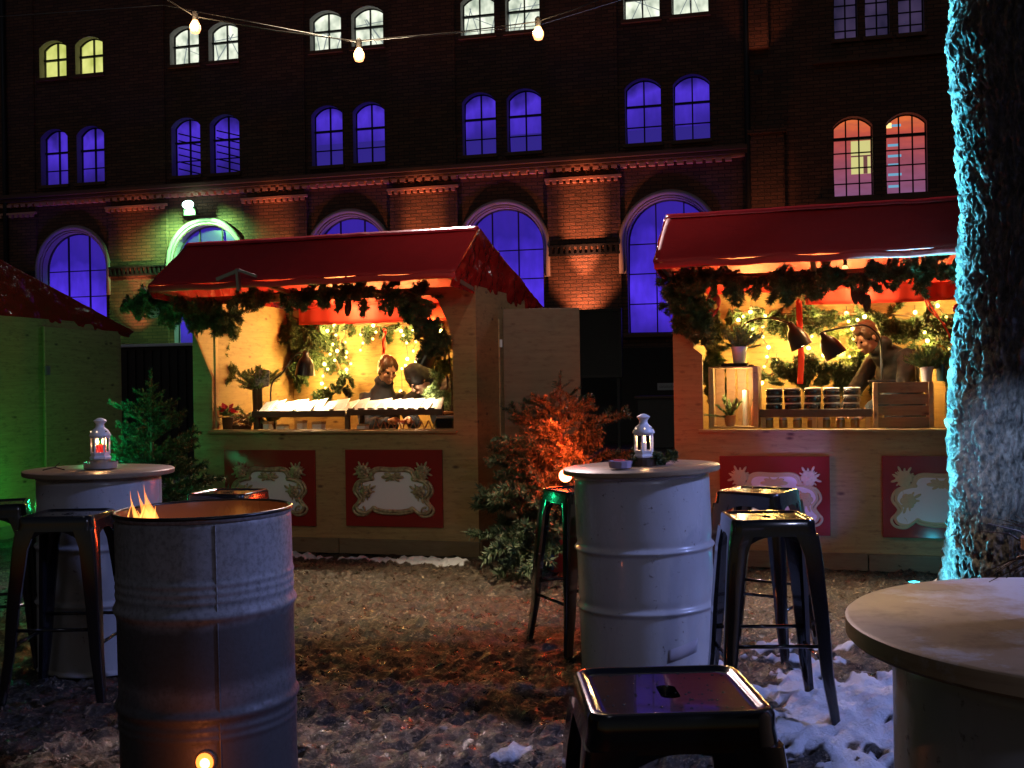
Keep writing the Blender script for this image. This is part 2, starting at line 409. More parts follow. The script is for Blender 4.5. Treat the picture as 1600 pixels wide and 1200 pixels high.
def ground():
    xs = np.concatenate([-np.geomspace(40, 6.6, 26)[:-1], np.arange(-6.6, -3.6, .10), np.arange(-3.6, 3.6, .022), np.arange(3.6, 6.6, .1), np.geomspace(6.6, 40, 26)])
    ys = np.concatenate([np.arange(-8, 2.4, .4), np.arange(2.4, 6.0, .022), np.arange(6.0, 9.2, .032), np.arange(9.2, 16, .12), np.geomspace(16, 120, 40)])
    X, Y = np.meshgrid(xs, ys); sm = snow_mask(X, Y)
    near = np.clip((14-Y)/6, 0, 1)
    h = (fbm(X*5, Y*5, 3, 3, .5)-.5)*.030 + (fbm(X*22, Y*22, 5, 3, .6)-.5)*.078 + (fbm(X*.8, Y*.8, 8, 2)-.5)*.03
    tr = np.abs(fbm(X*9, Y*12, 21, 3)-.5); h -= np.clip(.06-tr, 0, 1)*.25
    Z = h*near + sm*(.006+.030*fbm(X*10, Y*10, 61, 4, .6))*near
    nx, ny = len(xs), len(ys)
    me = bpy.data.meshes.new('ground'); V = np.stack([X, Y, Z], -1).reshape(-1, 3)
    me.vertices.add(len(V)); me.vertices.foreach_set('co', V.astype(np.float32).reshape(-1))
    i = np.arange(nx-1); j = np.arange(ny-1); I, J = np.meshgrid(i, j); a = (J*nx+I).reshape(-1)
    F = np.stack([a, a+1, a+1+nx, a+nx], -1).astype(np.int32); n = len(F)
    me.loops.add(4*n); me.loops.foreach_set('vertex_index', F.reshape(-1))
    me.polygons.add(n); me.polygons.foreach_set('loop_start', np.arange(0, 4*n, 4, dtype=np.int32))
    me.update(calc_edges=True)
    at_ = me.attributes.new('snow', 'FLOAT', 'POINT'); at_.data.foreach_set('value', sm.reshape(-1).astype(np.float32))
    me.polygons.foreach_set('use_smooth', [True]*n)
    m = mat('muddy_ground', rough=.9); k = N(m)
    v = k.coord(); a1 = k.noise(v, 9, 8, .72); a2 = k.noise(v, 62, 6, .75)
    c = k.ramp(a2, (.44, (.010, .008, .007)), (.54, (.038, .029, .022)), (.65, (.40, .32, .22)))
    c = k.mix(k.ramp(a1, (.43, (0, 0, 0)), (.60, (1, 1, 1))), (.026, .018, .013), c)
    at2 = k.new('ShaderNodeAttribute'); at2.attribute_name = 'snow'
    c = k.mix(k.ramp(at2.outputs['Fac'], (.35, (0, 0, 0)), (.65, (1, 1, 1))), c, (.66, .70, .80))
    k.col(c); k.rough(k.ramp(a1, (.40, (.22,)*3), (.60, (.75,)*3)))
    k.bump(k.math('ADD', a1, k.math('MULTIPLY', a2, .6)), .9, .03)
    me.materials.append(m); o = bpy.data.objects.new('ground', me); C.objects.link(o); o['kind'] = 'structure'
ground()
def litter():
    n = 16000
    Y = 2.5+rng.random(n)**.8*6.3; X = (rng.random(n)*2-1)*(.5*Y+.3)
    keep = snow_mask(X, Y) < .3; X = X[keep]; Y = Y[keep]; n = len(X)
    Z = (fbm(X*5, Y*5, 3, 3, .5)-.5)*.030+(fbm(X*22, Y*22, 5, 3, .6)-.5)*.078+(fbm(X*.8, Y*.8, 8, 2)-.5)*.03+.006
    a = rng.random(n)*6.28; L = .005+rng.random(n)**3*.024; w = .002+rng.random(n)*.005; tl = (rng.random(n)-.5)*.9
    d = np.stack([np.cos(a)*np.cos(tl), np.sin(a)*np.cos(tl), np.sin(tl)], -1); s = np.stack([-np.sin(a), np.cos(a), (rng.random(n)-.5)], -1)
    c = np.stack([X, Y, Z], -1)
    p0 = c-d*L[:, None]-s*w[:, None]; p1 = c-d*L[:, None]+s*w[:, None]; p2 = c+d*L[:, None]
    m = mat('wood_chips', rough=.85); k = N(m); k.col(k.ramp(k.noise(k.coord(), 18, 2), (.45, (.018, .013, .010)), (.64, (.26, .19, .12))))
    o = tris('wood_chips', np.stack([p0, p1, p2], 1), m); o['kind'] = 'stuff'
    tag(o, 'brown wood chips and leaf litter strewn over the muddy yard', 'wood chips')
litter()

# ------------------------------------------------------------------ brick building
AB = R(14.6); BLD = thing('brick_building', 'long dark brick hall with purple lit arched windows behind the stalls', 'building', (0, 24, 0), -AB)
BC = [3.5-3.65*k for k in range(5)]                 # bay centres
def seg_arch(x0, x1, z0, zs, zt, n=10):             # segmental-arch outline, counter-clockwise
    w = (x1-x0)/2; cx = (x0+x1)/2; r_ = zt-zs; Rr = (w*w+r_*r_)/(2*r_); cz = zt-Rr; a0 = math.asin(w/Rr)
    pts = [(x0, z0), (x1, z0)]
    pts += [(cx+Rr*math.sin(a0*(1-2*i/n)), cz+Rr*math.cos(a0*(1-2*i/n))) for i in range(n+1)]
    return pts
def round_arch(cx, r, z0, zs, n=20):
    return [(cx-r, z0), (cx+r, z0)]+[(cx+r*math.cos(math.pi*i/n), zs+r*math.sin(math.pi*i/n)) for i in range(n+1)]
holes = []; winspec = []
for k, cx in enumerate(BC):
    for sx in (-1, 1):
        x0, x1 = (cx-.90, cx-.13) if sx < 0 else (cx+.13, cx+.90)
        holes.append(seg_arch(x0, x1, 6.36, 7.56, 7.76)); winspec.append(('mid', holes[-1], k, sx))
        holes.append(seg_arch(x0, x1, 9.02, 9.78, 9.95)); winspec.append(('top', holes[-1], k, sx))
    holes.append(round_arch(cx, .90, 2.32, 4.27)); winspec.append(('arch', holes[-1], k, 0))
for x0, x1 in ((6.87, 7.64), (7.90, 8.68)):
    holes.append(seg_arch(x0, x1, 4.98, 6.42, 6.62)); winspec.append(('red', holes[-1], int(x0 > 7.5), 0))
for x0, x1 in ((6.92, 7.38), (7.53, 8.00), (8.17, 8.66)):
    holes.append(seg_arch(x0, x1, 8.19, 9.35, 9.47)); winspec.append(('triple', holes[-1], 0, 0))
def facade():
    bm = bmesh.new()
    def loop(pts, y=0):
        vs = [bm.verts.new((x, y, z)) for x, z in pts]
        return vs, [bm.edges.new((vs[i], vs[(i+1) % len(vs)])) for i in range(len(vs))]
    es = []; _, e = loop([(-15.5, -.2), (13, -.2), (13, 13.5), (-15.5, 13.5)]); es += e
    rev = []
    for h in holes:
        v, e = loop(h); es += e; rev.append(v)
    bmesh.ops.triangle_fill(bm, edges=es, use_beauty=True)
    for v in rev:
        w = [bm.verts.new((a.co.x, .30, a.co.z)) for a in v]
        for i in range(len(v)):
            j = (i+1) % len(v); bm.faces.new((v[i], v[j], w[j], w[i]))
    me = bpy.data.meshes.new('wall'); bm.to_mesh(me); bm.free()
    o = finish(me, 'wall', M_['brick'], BLD); o.data.materials.append(M_['reveal'])
    for p in o.data.polygons:
        if p.center.y > .1: p.material_index = 1
    return o
facade()
b = MB(); b.box(-15.5, 13, .62, .72, -.2, 13.5); b.build('back_wall', M_['dark'], BLD)
def clip_bar(mb, x, z0, z1, w, y0, y1): mb.box(x-w/2, x+w/2, y0, y1, z0, z1)
def arch_z(h, x):      # top height of outline at x
    best = None; n = len(h)
    for i in range(1, n):
        (xa, za), (xb, zb) = h[i], h[(i+1) % n]
        if min(xa, xb)-1e-6 <= x <= max(xa, xb)+1e-6 and abs(xa-xb) > 1e-6:
            z = za+(zb-za)*(x-xa)/(xb-xa); best = z if best is None else max(best, z)
    return best
def window(kind, h, k, sx):
    x0 = min(p[0] for p in h); x1 = max(p[0] for p in h); z0 = h[0][1]; zt = max(p[1] for p in h); w = x1-x0
    f = MB(); d0, d1 = .19, .245
    f.tube([(x, .215, z) for x, z in h], .028 if kind != 'arch' else .035, 4, closed=True)
    if kind in ('mid', 'top'):
        zc = z0+(.50 if kind == 'top' else .84); cx = (x0+x1)/2
        f.box(x0, x1, d0-.02, d1, zc-.022, zc+.022)
        clip_bar(f, cx, z0, arch_z(h, cx), .026, d0, d1)
        if kind == 'mid': f.box(x0, x1, d0+.01, d1, z0+.40-.011, z0+.40+.011)
    elif kind == 'arch':
        for t in (1/3, 2/3): clip_bar(f, x0+w*t, z0, arch_z(h, x0+w*t), .022, d0, d1)
        for z in (2.95, 3.60, 4.24): 
            q = .0 if z < 4.27 else .9-math.sqrt(.81-(z-4.27)**2)
            f.box(x0+q, x1-q, d0+.01, d1, z-.011, z+.011)
    elif kind == 'red':
        for t in (1/3, 2/3): clip_bar(f, x0+w*t, z0, arch_z(h, x0+w*t), .028, d0, d1)
        f.box(x0, x1, d0-.02, d1, z0+1.22-.03, z0+1.22+.03)
        for z in (.30, .62, .93): f.box(x0, x1, d0+.01, d1, z0+z-.011, z0+z+.011)
    else:
        clip_bar(f, (x0+x1)/2, z0, arch_z(h, (x0+x1)/2), .03, d0, d1)
        for z in (.24, .50, .76, 1.0): f.box(x0, x1, d0+.01, d1, z0+z-.01, z0+z+.01)
    fo = f.build('window', M_['frame'], BLD)
    mt = {'mid': 'purple_up', 'arch': 'purple', 'red': 'redroom', 'triple': 'room_dim', 'top': 'roomlight'}[kind]
    if kind == 'top' and k == 4: mt = 'roomlight_y'
    p = MB(); p.prism(h, .275, .29); p.build('pane', M_[mt], fo)
    if kind != 'arch':
        s = MB(); s.box(x0-.05, x1+.05, -.07, .18, z0-.07, z0+.012); s.build('sill', M_['stone'], fo, bevel=.01)
    if kind == 'top' and k < 4:
        t = MB(); r2 = random.Random(k*7+sx)
        for _ in range(3):
            a = r2.uniform(x0, x1); bb = a+r2.uniform(-.5, .5); bb = min(max(bb, x0), x1)
            t.beam((a, .262, z0+.02), (bb, .262, zt-.22), .035, .012)
        t.beam((x0+.02, .262, z0+.58), (x1-.02, .262, z0+.44+.2*sx), .025, .012)
        t.build('roof_truss', mat('grey_truss', (.2, .22, .22), .6, emit=(.16, .19, .20), es=1), fo)
    if kind == 'mid' and k in (0, 1, 2):
        t = MB(); t.box(x0+.02, x1-.02, .262, .27, z0+.02, z0+.36+.10*k % .3); t.build('blind', mat('purple_blind', (.03, .03, .1), .6, emit=(.03, .018, .24), es=.8), fo)
    if kind == 'mid' and k == 3:
        t = MB()
        for q in range(6): t.beam((x0+.03, .264, z0+.25+q*.17), (x1-.03, .264, z0+.05+q*.17), .01, .03)
        t.build('stair_shadow', M_['frame'], fo)
    if kind == 'red' and k == 0:
        t = MB(); t.box(x0+.36, x1-.03, .262, .272, z0+.50, z0+1.18)
        t.build('lit_opening', mat('lit_opening', (.1, .1, .1), .5, emit=(.62, .58, .22), es=.9), fo)
        t = MB(); t.box(x0+.50, x0+.53, .255, .261, z0+.5, z0+1.18); t.box(x0+.36, x1-.03, .255, .261, z0+.85, z0+.88); t.box(x0+.6, x0+.68, .255, .261, z0+.5, z0+.85)
        t.build('opening_bars', mat('brown_bars', (.1, .05, .04), .6, emit=(.16, .06, .06), es=.8), fo)
    if kind == 'red' and k == 1:
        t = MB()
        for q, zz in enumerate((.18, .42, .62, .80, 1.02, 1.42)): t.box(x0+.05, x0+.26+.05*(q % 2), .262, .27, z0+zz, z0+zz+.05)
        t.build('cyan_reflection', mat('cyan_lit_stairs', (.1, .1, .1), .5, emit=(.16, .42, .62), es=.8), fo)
        t = MB(); t.box(x0+.03, x0+.13, .262, .27, z0+1.40, z0+1.50); t.build('room_lamp', mat('room_lamp', (.1, .1, .1), .5, emit=(1, .62, .2), es=1.6), fo)
for s_ in winspec: window(*s_)
for cx in BC:                                             # raised arch mouldings
    for rr, yy, th in ((1.02, -.05, .055), (.945, -.015, .03)):
        m = MB(); m.tube([(cx-rr, yy, 3.6)]+[(cx-rr*math.cos(math.pi*i/28), yy, 4.27+rr*math.sin(math.pi*i/28)) for i in range(29)]+[(cx+rr, yy, 3.6)], th, 8)
        m.build('arch_moulding', M_['reveal'], BLD, smooth=True)
    m = MB(); m.box(cx-1.0, cx+1.0, -.10, .20, 2.22, 2.30); m.build('arch_sill', M_['stone'], BLD, bevel=.01)
    light('SPOT', 'arch_purple_light', (Matrix.Translation((0, 24, 0)) @ Matrix.Rotation(-AB, 4, 'Z')) @ Vector((cx+.15, -.75, 2.6)), 62, (.24, .10, 1), (Matrix.Translation((0, 24, 0)) @ Matrix.Rotation(-AB, 4, 'Z')) @ Vector((cx, .1, 4.7)), size=.1, spot=70, blend=.8)
m = MB(); m.box(-13.4, 5.16, -.26, -.001, 6.06, 6.15); m.box(-13.4, 5.16, -.18, -.001, 5.98, 6.057); m.build('cornice', M_['stone'], BLD, bevel=.01)
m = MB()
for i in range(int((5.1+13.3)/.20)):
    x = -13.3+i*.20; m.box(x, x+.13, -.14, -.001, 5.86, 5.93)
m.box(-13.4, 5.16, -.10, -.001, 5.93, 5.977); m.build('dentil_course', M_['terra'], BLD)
for k in range(6):                                        # pilasters between bays
    cx = 3.5+1.825-3.65*k
    if k == 0: continue
    m = MB(); m.box(cx-.80, cx+.80, -.065, -.001, 2.0, 5.62); m.build('pilaster', M_['brick'], BLD)
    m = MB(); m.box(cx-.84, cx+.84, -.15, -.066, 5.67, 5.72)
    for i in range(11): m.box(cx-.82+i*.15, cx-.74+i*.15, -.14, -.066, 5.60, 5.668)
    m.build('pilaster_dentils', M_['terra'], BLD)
    m = MB(); m.box(cx-.78, cx+.78, -.12, -.066, 4.22, 4.26)
    for i in range(13): m.box(cx-.76+i*.12, cx-.70+i*.12, -.11, -.066, 4.08, 4.218)
    m.box(cx-.78, cx+.78, -.10, -.066, 4.03, 4.077); m.build('toothed_band', M_['dark'], BLD)
    m = MB(); m.box(cx-.78, cx+.78, -.05, -.001, 6.152, 13); m.build('upper_pilaster', M_['brick'], BLD)
m = MB(); m.box(5.22, 5.90, -.16, -.001, 0, 6.36); m.box(5.17, 5.95, -.22, -.001, 6.36, 6.44); m.box(5.22, 5.90, -.12, -.001, 6.44, 6.70); m.build('corner_pilaster', M_['brick'], BLD)
m = MB(); m.box(5.22, 5.62, -.14, -.001, 8.15, 13); m.build('upper_pilaster', M_['brick'], BLD)
for z0_, z1_, y_ in ((7.72, 7.78, -.10), (4.86, 4.93, -.08)):
    m = MB(); m.box(6.5, 9.4, y_, -.001, z0_, z1_); m.build('string_course', M_['stone'], BLD)
m = MB(); m.box(-15.5, 13, -.12, -.001, -.2, 2.0); m.build('plinth', mat('dark_plinth', (.035, .03, .028), .85), BLD)
for x in (-12.96, 5.17):
    m = MB(); m.tube([(x, -.12, 0), (x, -.12, 13)], .06, 8); m.build('downpipe', M_['dark'], BLD, smooth=True)
Mb = Matrix.Translation((0, 24, 0)) @ Matrix.Rotation(-AB, 4, 'Z')
def bpt(x, y, z): return Mb @ Vector((x, y, z))
def upl(x, z=2.7, e=90, col=(1, .30, .13), spot=84, y=-.60, dz=2.0, ty=-.02):
    light('SPOT', 'pilaster_uplight', bpt(x, y, z), e*.8, col, bpt(x, ty, z+dz), size=.06, spot=spot, blend=.9)
    if z < 4: light('SPOT', 'pilaster_uplight_far', bpt(x, -.95, 2.25), e*3.4, col, bpt(x, 0, 4.6), size=.05, spot=26, blend=.8)
    t = thing('uplight', 'small dark uplight fixed to the brick pilaster', 'floodlight', bpt(x, 0, z-.08), -AB, 'uplights on the brick pilasters')
    g = MB(); g.box(-.09, .09, y-.07, y+.05, -.08, .02); g.build('housing', M_['dark'], t, bevel=.01)
    g = MB(); g.box(-.02, .02, y+.05, -.07, -.05, -.02); g.build('bracket', M_['dark'], t)
for k, e in ((1, 300), (2, 240), (3, 170), (4, 90)): upl(3.5+1.825-3.65*k, 2.35, e)
upl(5.56, 3.1, 40)
upl(5.42, 7.6, 16, spot=70)
# green-white floodlight over the second arch
fl = thing('floodlight', 'green white floodlight shining above the purple arch', 'floodlight', bpt(-7.62, -.02, 5.55), -AB)
g = MB(); g.box(-.16, .16, -.47, -.36, -.07, .13, Matrix.Rotation(R(18), 4, 'X')); g.build('housing', M_['dark'], fl, bevel=.02)
g = MB(); g.ball((0, -.50, .03), .13, 16, 10, (1.15, .35, .75)); g.build('lens', M_['greenflood'], fl, smooth=True)
g = MB(); g.tube([(0, 0, -.12), (0, -.3, -.16), (0, -.42, -.10)], .014, 6); g.build('bracket', M_['dark'], fl)
light('SPOT', 'floodlight_spill', bpt(-7.62, -.62, 5.42), 520, (.30, 1, .28), bpt(-7.62, .1, 4.6), size=.06, spot=150, blend=.6)
light('SPOT', 'floodlight_beam', bpt(-7.62, -.8, 5.5), 60, (.35, 1, .55), (-4.5, 14, 0), size=.1, spot=20)

# ------------------------------------------------------------------ yard things in the gap behind
sh = thing('metal_shed', 'dark metal shed with snow dusted flat roof between the left stalls', 'shed', (-6.35, 17.5, 0), -R(14))
m = MB(); m.box(-.6, 1.5, 0, 1.6, 0, 1.95)
for i in range(14): m.box(-.6+i*.15, -.55+i*.15, -.03, -.001, .05, 1.9)
m.build('wall', M_['dark'], sh)
m = MB(); m.box(-.68, 1.58, -.08, 1.68, 1.952, 2.0); m.build('roof', M_['snowm'], sh, bevel=.01)
fb = thing('board_fence', 'dark horizontal board fence at the foot of the brick wall', 'fence', (-9.3, 19.6, 0), -R(14))
m = MB()
for i in range(10): m.box(-3, 4.1, 0, .03, .05+i*.19, .22+i*.19)
m.build('boards', M_['darkwood'], fb)
for i in range(5):
    m = MB(); m.box(-2.9+i*1.7, -2.8+i*1.7, .032, .11, 0, 2.05); m.build('post', M_['darkwood'], fb)
ib = thing('information_board', 'dark information board on two posts beside the open plywood door', 'board', (1.70, 21.3, 0), -AB)
m = MB(); m.box(-.42, .42, -.03, .03, 1.42, 2.66); m.build('board', M_['dark'], ib)
m = MB()
for a in ((-.45, .45, -.045, .045, 2.662, 2.71), (-.45, .45, -.045, .045, 1.37, 1.418), (-.47, -.422, -.045, .045, 1.37, 2.71), (.422, .47, -.045, .045, 1.37, 2.71)): m.box(*a)
m.build('frame', mat('board_frame', (.03, .03, .03), .5), ib)
for x in (-.38, .38):
    m = MB(); m.box(x-.03, x+.03, .03, .09, 0, 2.6); m.build('post', M_['dark'], ib)
sg = thing('door_sign', 'small grey sign with dark lettering low on the brick wall', 'sign', bpt(3.42, -.13, 1.09), -AB)
m = MB(); m.box(-.2, .2, -.012, 0, 0, .15); m.build('plate', mat('grey_plate', (.5, .5, .5), .5), sg)
m = MB(); r3 = random.Random(3); x = -.15
while x < .14:
    w = r3.uniform(.012, .026); m.box(x, x+w*.35, -.016, -.0125, .055, .055+r3.choice((.035, .045))); m.box(x, x+w, -.016, -.0125, .055, .063) ; x += w+.01
m.build('lettering', M_['dark'], sg)
rs = thing('barrier_stand', 'dark roadside cabinet in the shadow left of the right stall', 'cabinet', (3.05, 20.6, 0), -AB)
m = MB(); m.box(-.7, .9, 0, .5, 0, .95); m.build('body', M_['dark'], rs, bevel=.02)
m = MB(); m.box(-.74, .94, -.04, .54, .952, 1.0); m.build('lid', M_['darkwood'], rs)

# ------------------------------------------------------------------ conifer building blocks
def needles(P, D, n, L, w, seed, spread=55, droop=0):
    """needles round a polyline; P points (m,3); returns triangles"""
    r = np.random.default_rng(seed); m = len(P)
    t = r.random(n)*(m-1); i = np.minimum(t.astype(int), m-2); f = (t-i)[:, None]
    c = P[i]*(1-f)+P[i+1]*f; d = P[i+1]-P[i]; d /= np.linalg.norm(d, axis=1)[:, None]+1e-9
    q = r.normal(size=(n, 3)); q -= d*(q*d).sum(1)[:, None]; q /= np.linalg.norm(q, axis=1)[:, None]+1e-9
    a = np.radians(spread+r.normal(size=n)*10)[:, None]
    nd = d*np.cos(a)+q*np.sin(a); nd[:, 2] -= droop
    s = np.cross(nd, r.normal(size=(n, 3))); s /= np.linalg.norm(s, axis=1)[:, None]+1e-9
    LL = (L*(.7+.6*r.random(n)))[:, None]
    tip = c+nd*LL; b0 = c+s*w; b1 = c-s*w
    return np.stack([b0, b1, tip], 1)
def spray(L, nside, seed, needle_L=.022, nw=.0028, dens=900, ang=50, flat=.25, droop=.15, stem=True):
    """one fir bough along +x: (needle triangles, list of stem polylines)"""
    r = np.random.default_rng(seed); out = []; stems = []
    t = np.linspace(0, 1, 7); ax = np.stack([t*L, (r.random()-.5)*.1*L*t**2, -droop*L*t**2], -1)
    out.append(needles(ax, None, int(dens*L), needle_L, nw, seed)); stems.append(ax)
    for k in range(nside):
        f = .18+.75*k/max(1, nside-1); s = 1 if k % 2 else -1; l = L*(.55*(1-f)+.14)*(.8+.4*r.random())
        base = np.array([f*L, 0, -droop*L*f*f]); a = math.radians(ang+r.normal()*8)
        dd = np.array([math.cos(a), s*math.sin(a), (r.random()-.5)*flat*2]); tt = np.linspace(0, 1, 4)[:, None]
        p = base+dd*tt*l+np.array([0, 0, -droop*l])*tt**2
        out.append(needles(p, None, max(10, int(dens*l)), needle_L, nw, seed*31+k)); stems.append(p)
    return np.concatenate(out), stems
def rotm(d, roll=0):
    d = Vector(d).normalized(); q = d.to_track_quat('X', 'Z').to_matrix() @ Matrix.Rotation(roll, 3, 'X')
    return np.array(q)
def fir_tree(name, label, loc, H, rad, seed, matn, nw=15, z0=.12, lean=0, nl=.024):
    t = thing(name, label, 'fir tree', loc, seed*1.3)
    r = np.random.default_rng(seed); T = []; st = MB()
    lib = [spray(1, 7, seed*100+i, nl/.32, .0036/.32, 330, ang=42, flat=.35, droop=.10) for i in range(6)]
    ntot = 0
    levels = int(H/.092)
    for i in range(levels):
        f = i/(levels-1); z = z0+(H-z0)*f; rr = rad*(1-f)**.75*(.62+.6*r.random())+.09
        nb = int(5+3.5*(1-f)) if f < .9 else 3
        for k in range(nb):
            a = 6.28*(k/nb)+r.random()*.8+i*1.9; L = rr*(.7+.5*r.random())
            el = .05+.75*f+(r.random()-.5)*.3
            d = (math.cos(a)*math.cos(el), math.sin(a)*math.cos(el), math.sin(el))
            m3 = rotm(d, r.normal()*.4); sp, ss = lib[r.integers(6)]
            o = np.array([lean*z, 0, z]); T.append(sp.reshape(-1, 3) @ (m3*L).T+o)
            p = (ss[0]*L) @ m3.T+o; st.tube([tuple(q) for q in p[::2]], [.007*L/.4+.002, .004, .003, .0015][:len(p[::2])], 4, caps=False)
    V = np.concatenate(T).reshape(-1, 3, 3)
    tris('crown', V, M_[matn], t)
    top = np.concatenate([needles(np.array([[lean*H, 0, H-.12], [lean*H, 0, H+.03], [lean*H, 0, H+.14]]), None, 160, nl, .003, seed)])
    tris('leader', top, M_[matn], t)
    st.tube([(0, 0, .0), (lean*H*.5, 0, H*.5), (lean*H, 0, H+.10)], [.032, .018, .004], 8)
    st.build('trunk', M_['bark'], t, smooth=True)
    return t
RT = (.33, 7.45, 0)
fir_tree('fir_tree', 'fir tree glowing red from a lamp inside, beside the middle stall', RT, 1.22, .60, 3, 'needle_b')
fir_tree('fir_tree', 'dark fir tree catching green light behind the left drum table', (-2.62, 7.9, 0), 1.28, .60, 5, 'needle')
# pot under the red tree, red lamp within its boughs
pt = thing('tree_pot', 'red pot with blue cloth holding the red lit fir', 'pot', (.33, 7.45, 0))
m = MB(); m.lathe([(.14, 0), (.17, .26), (.18, .28), (.16, .28)], 20); m.build('pot', mat('red_plastic', (.5, .06, .05), .4), pt, smooth=True, angle=40)
m = MB(); m.grid(lambda u, v: (-.17+.10*u, -.17-.02*math.sin(9*u), .30-.26*v+.02*math.sin(5*u)), 8, 8); m.build('cloth', mat('blue_cloth', (.10, .16, .25), .9), pt, smooth=True, solid=.004)
def treelamp(name, label, loc, gm, col, e, spots):
    t = thing(name, label, 'lamp', loc)
    m = MB(); m.lathe([(.012, -.05), (.02, -.045), (.022, 0), (.045, .04)], 14, Matrix.Rotation(R(70), 4, 'X')); m.build('housing', M_['dark'], t, smooth=True)
    m = MB(); m.ball((0, -.045, .015), .042, 12, 8); m.build('bulb', gm, t, smooth=True)
    for p, ee in spots: light('POINT', 'tree_lamp_light', (loc[0]+p[0], loc[1]+p[1], loc[2]+p[2]), e*ee, col, size=.03)
    return t
treelamp('tree_lamp', 'small red lamp clipped low among the boughs of the red lit fir', (.335, 7.05, .66), mat('red_glow', (1, .2, .1), .3, emit=(1, .16, .05), es=30), (1, .06, .012), 5.5,
         [((0, -.05, .04), 1.6), ((.02, .06, .10), 1.2), ((-.06, -.02, .22), 1.0), ((-.08, .02, .36), .9), ((-.02, .08, .46), .7), ((.10, .0, .14), .6), ((-.10, .0, -.05), .6), ((.0, .20, .2), 1.5)])
treelamp('tree_lamp', 'small green lamp clipped to the left side of the dark fir', (-3.00, 7.62, .66), M_['ggl'], (.02, 1, .34), 3,
         [((-.02, .05, .02), 1.3), ((.05, .06, .21), 1.1), ((-.0, .08, .40), .9), ((.15, .03, .09), 1), ((.12, .08, .62), .7), ((.04, .10, -.12), .6)])
treelamp('ground_lamp', 'small green lamp on the ground by the wall of the left stall', (-4.02, 8.85, .30), M_['ggl'], (.03, 1, .14), 8, [((0, .02, .04), 1)])

# ------------------------------------------------------------------ garland, plants
def garland(name, label, pts, n, L, seed, parent=None, cat='garland', thick=.06, down=.5, matn='garl', nl=.03):
    r = np.random.default_rng(seed); P = np.array(pts, float); seg = np.linalg.norm(np.diff(P, axis=0), axis=1); cum = np.r_[0, np.cumsum(seg)]
    T = []; lib = [spray(1, 8, seed*100+i, nl/L, .0032/L, 320*L/.2) for i in range(5)]
    for k in range(n):
        s = cum[-1]*((k+r.random())/n); i = min(np.searchsorted(cum, s, 'right')-1, len(seg)-1); f = (s-cum[i])/seg[i]
        o = P[i]*(1-f)+P[i+1]*f+r.normal(size=3)*thick*np.array([1, .6, .6]); d = r.normal(size=3)*np.array([1, .8, .6])+np.array([0, -.35, -down])
        m3 = rotm(d, r.random()*6.28); T.append(lib[r.integers(5)][0].reshape(-1, 3) @ (m3*L*(.6+.7*r.random())).T+o)
    V = np.concatenate(T).reshape(-1, 3, 3)
    if parent is not None:
        return tris(name, V, M_[matn], parent)
    t = thing(name, label, cat, (0, 0, 0)); return t, V
def garland_thing(label, loc, rz, pts, n, L, seed, **k):
    t = thing('fir_garland', label, 'garland', loc, rz)
    garland('boughs', label, pts, n, L, seed, parent=t, **k)
    c = MB(); c.tube(pts, .008, 5); c.build('wire', M_['bark'], t); return t
def bush(t, name, c, n, L, seed, matn='leaf', up=.8, nl=.02, spread=45, w=.0035, dens=240):
    r = np.random.default_rng(seed); T = []; stem = MB()
    for k in range(n):
        d = r.normal(size=3)*np.array([.55, .55, .3])+np.array([0, 0, up]); d /= np.linalg.norm(d)
        l = L*(.6+.5*r.random()); q = np.linspace(0, 1, 5)[:, None]
        p = np.array(c)+d*l*q+np.array([d[0], d[1], 0])*l*.25*q**2
        T.append(needles(p, None, int(dens*l/.2), nl, w, seed*77+k, spread)); stem.tube([tuple(x) for x in p], .0015, 3, caps=False)
    tris(name, np.concatenate(T), M_[matn], t); stem.build('stems', M_['bark'], t)
def potted(name, label, loc, potr, poth, pm, n, L, seed, matn='leaf', rz=0, **k):
    t = thing(name, label, 'plant', loc, rz)
    m = MB(); m.lathe([(potr*.75, 0), (potr, poth), (potr*1.06, poth), (potr*1.06, poth*.93)], 20, cap1=False); m.lathe([(potr*.9, poth*.9), (.001, poth*.9)], 20, cap0=False, cap1=False)
    m.build('pot', pm, t, smooth=True, angle=40); bush(t, 'foliage', (0, 0, poth*.8), n, L, seed, matn, **k); return t

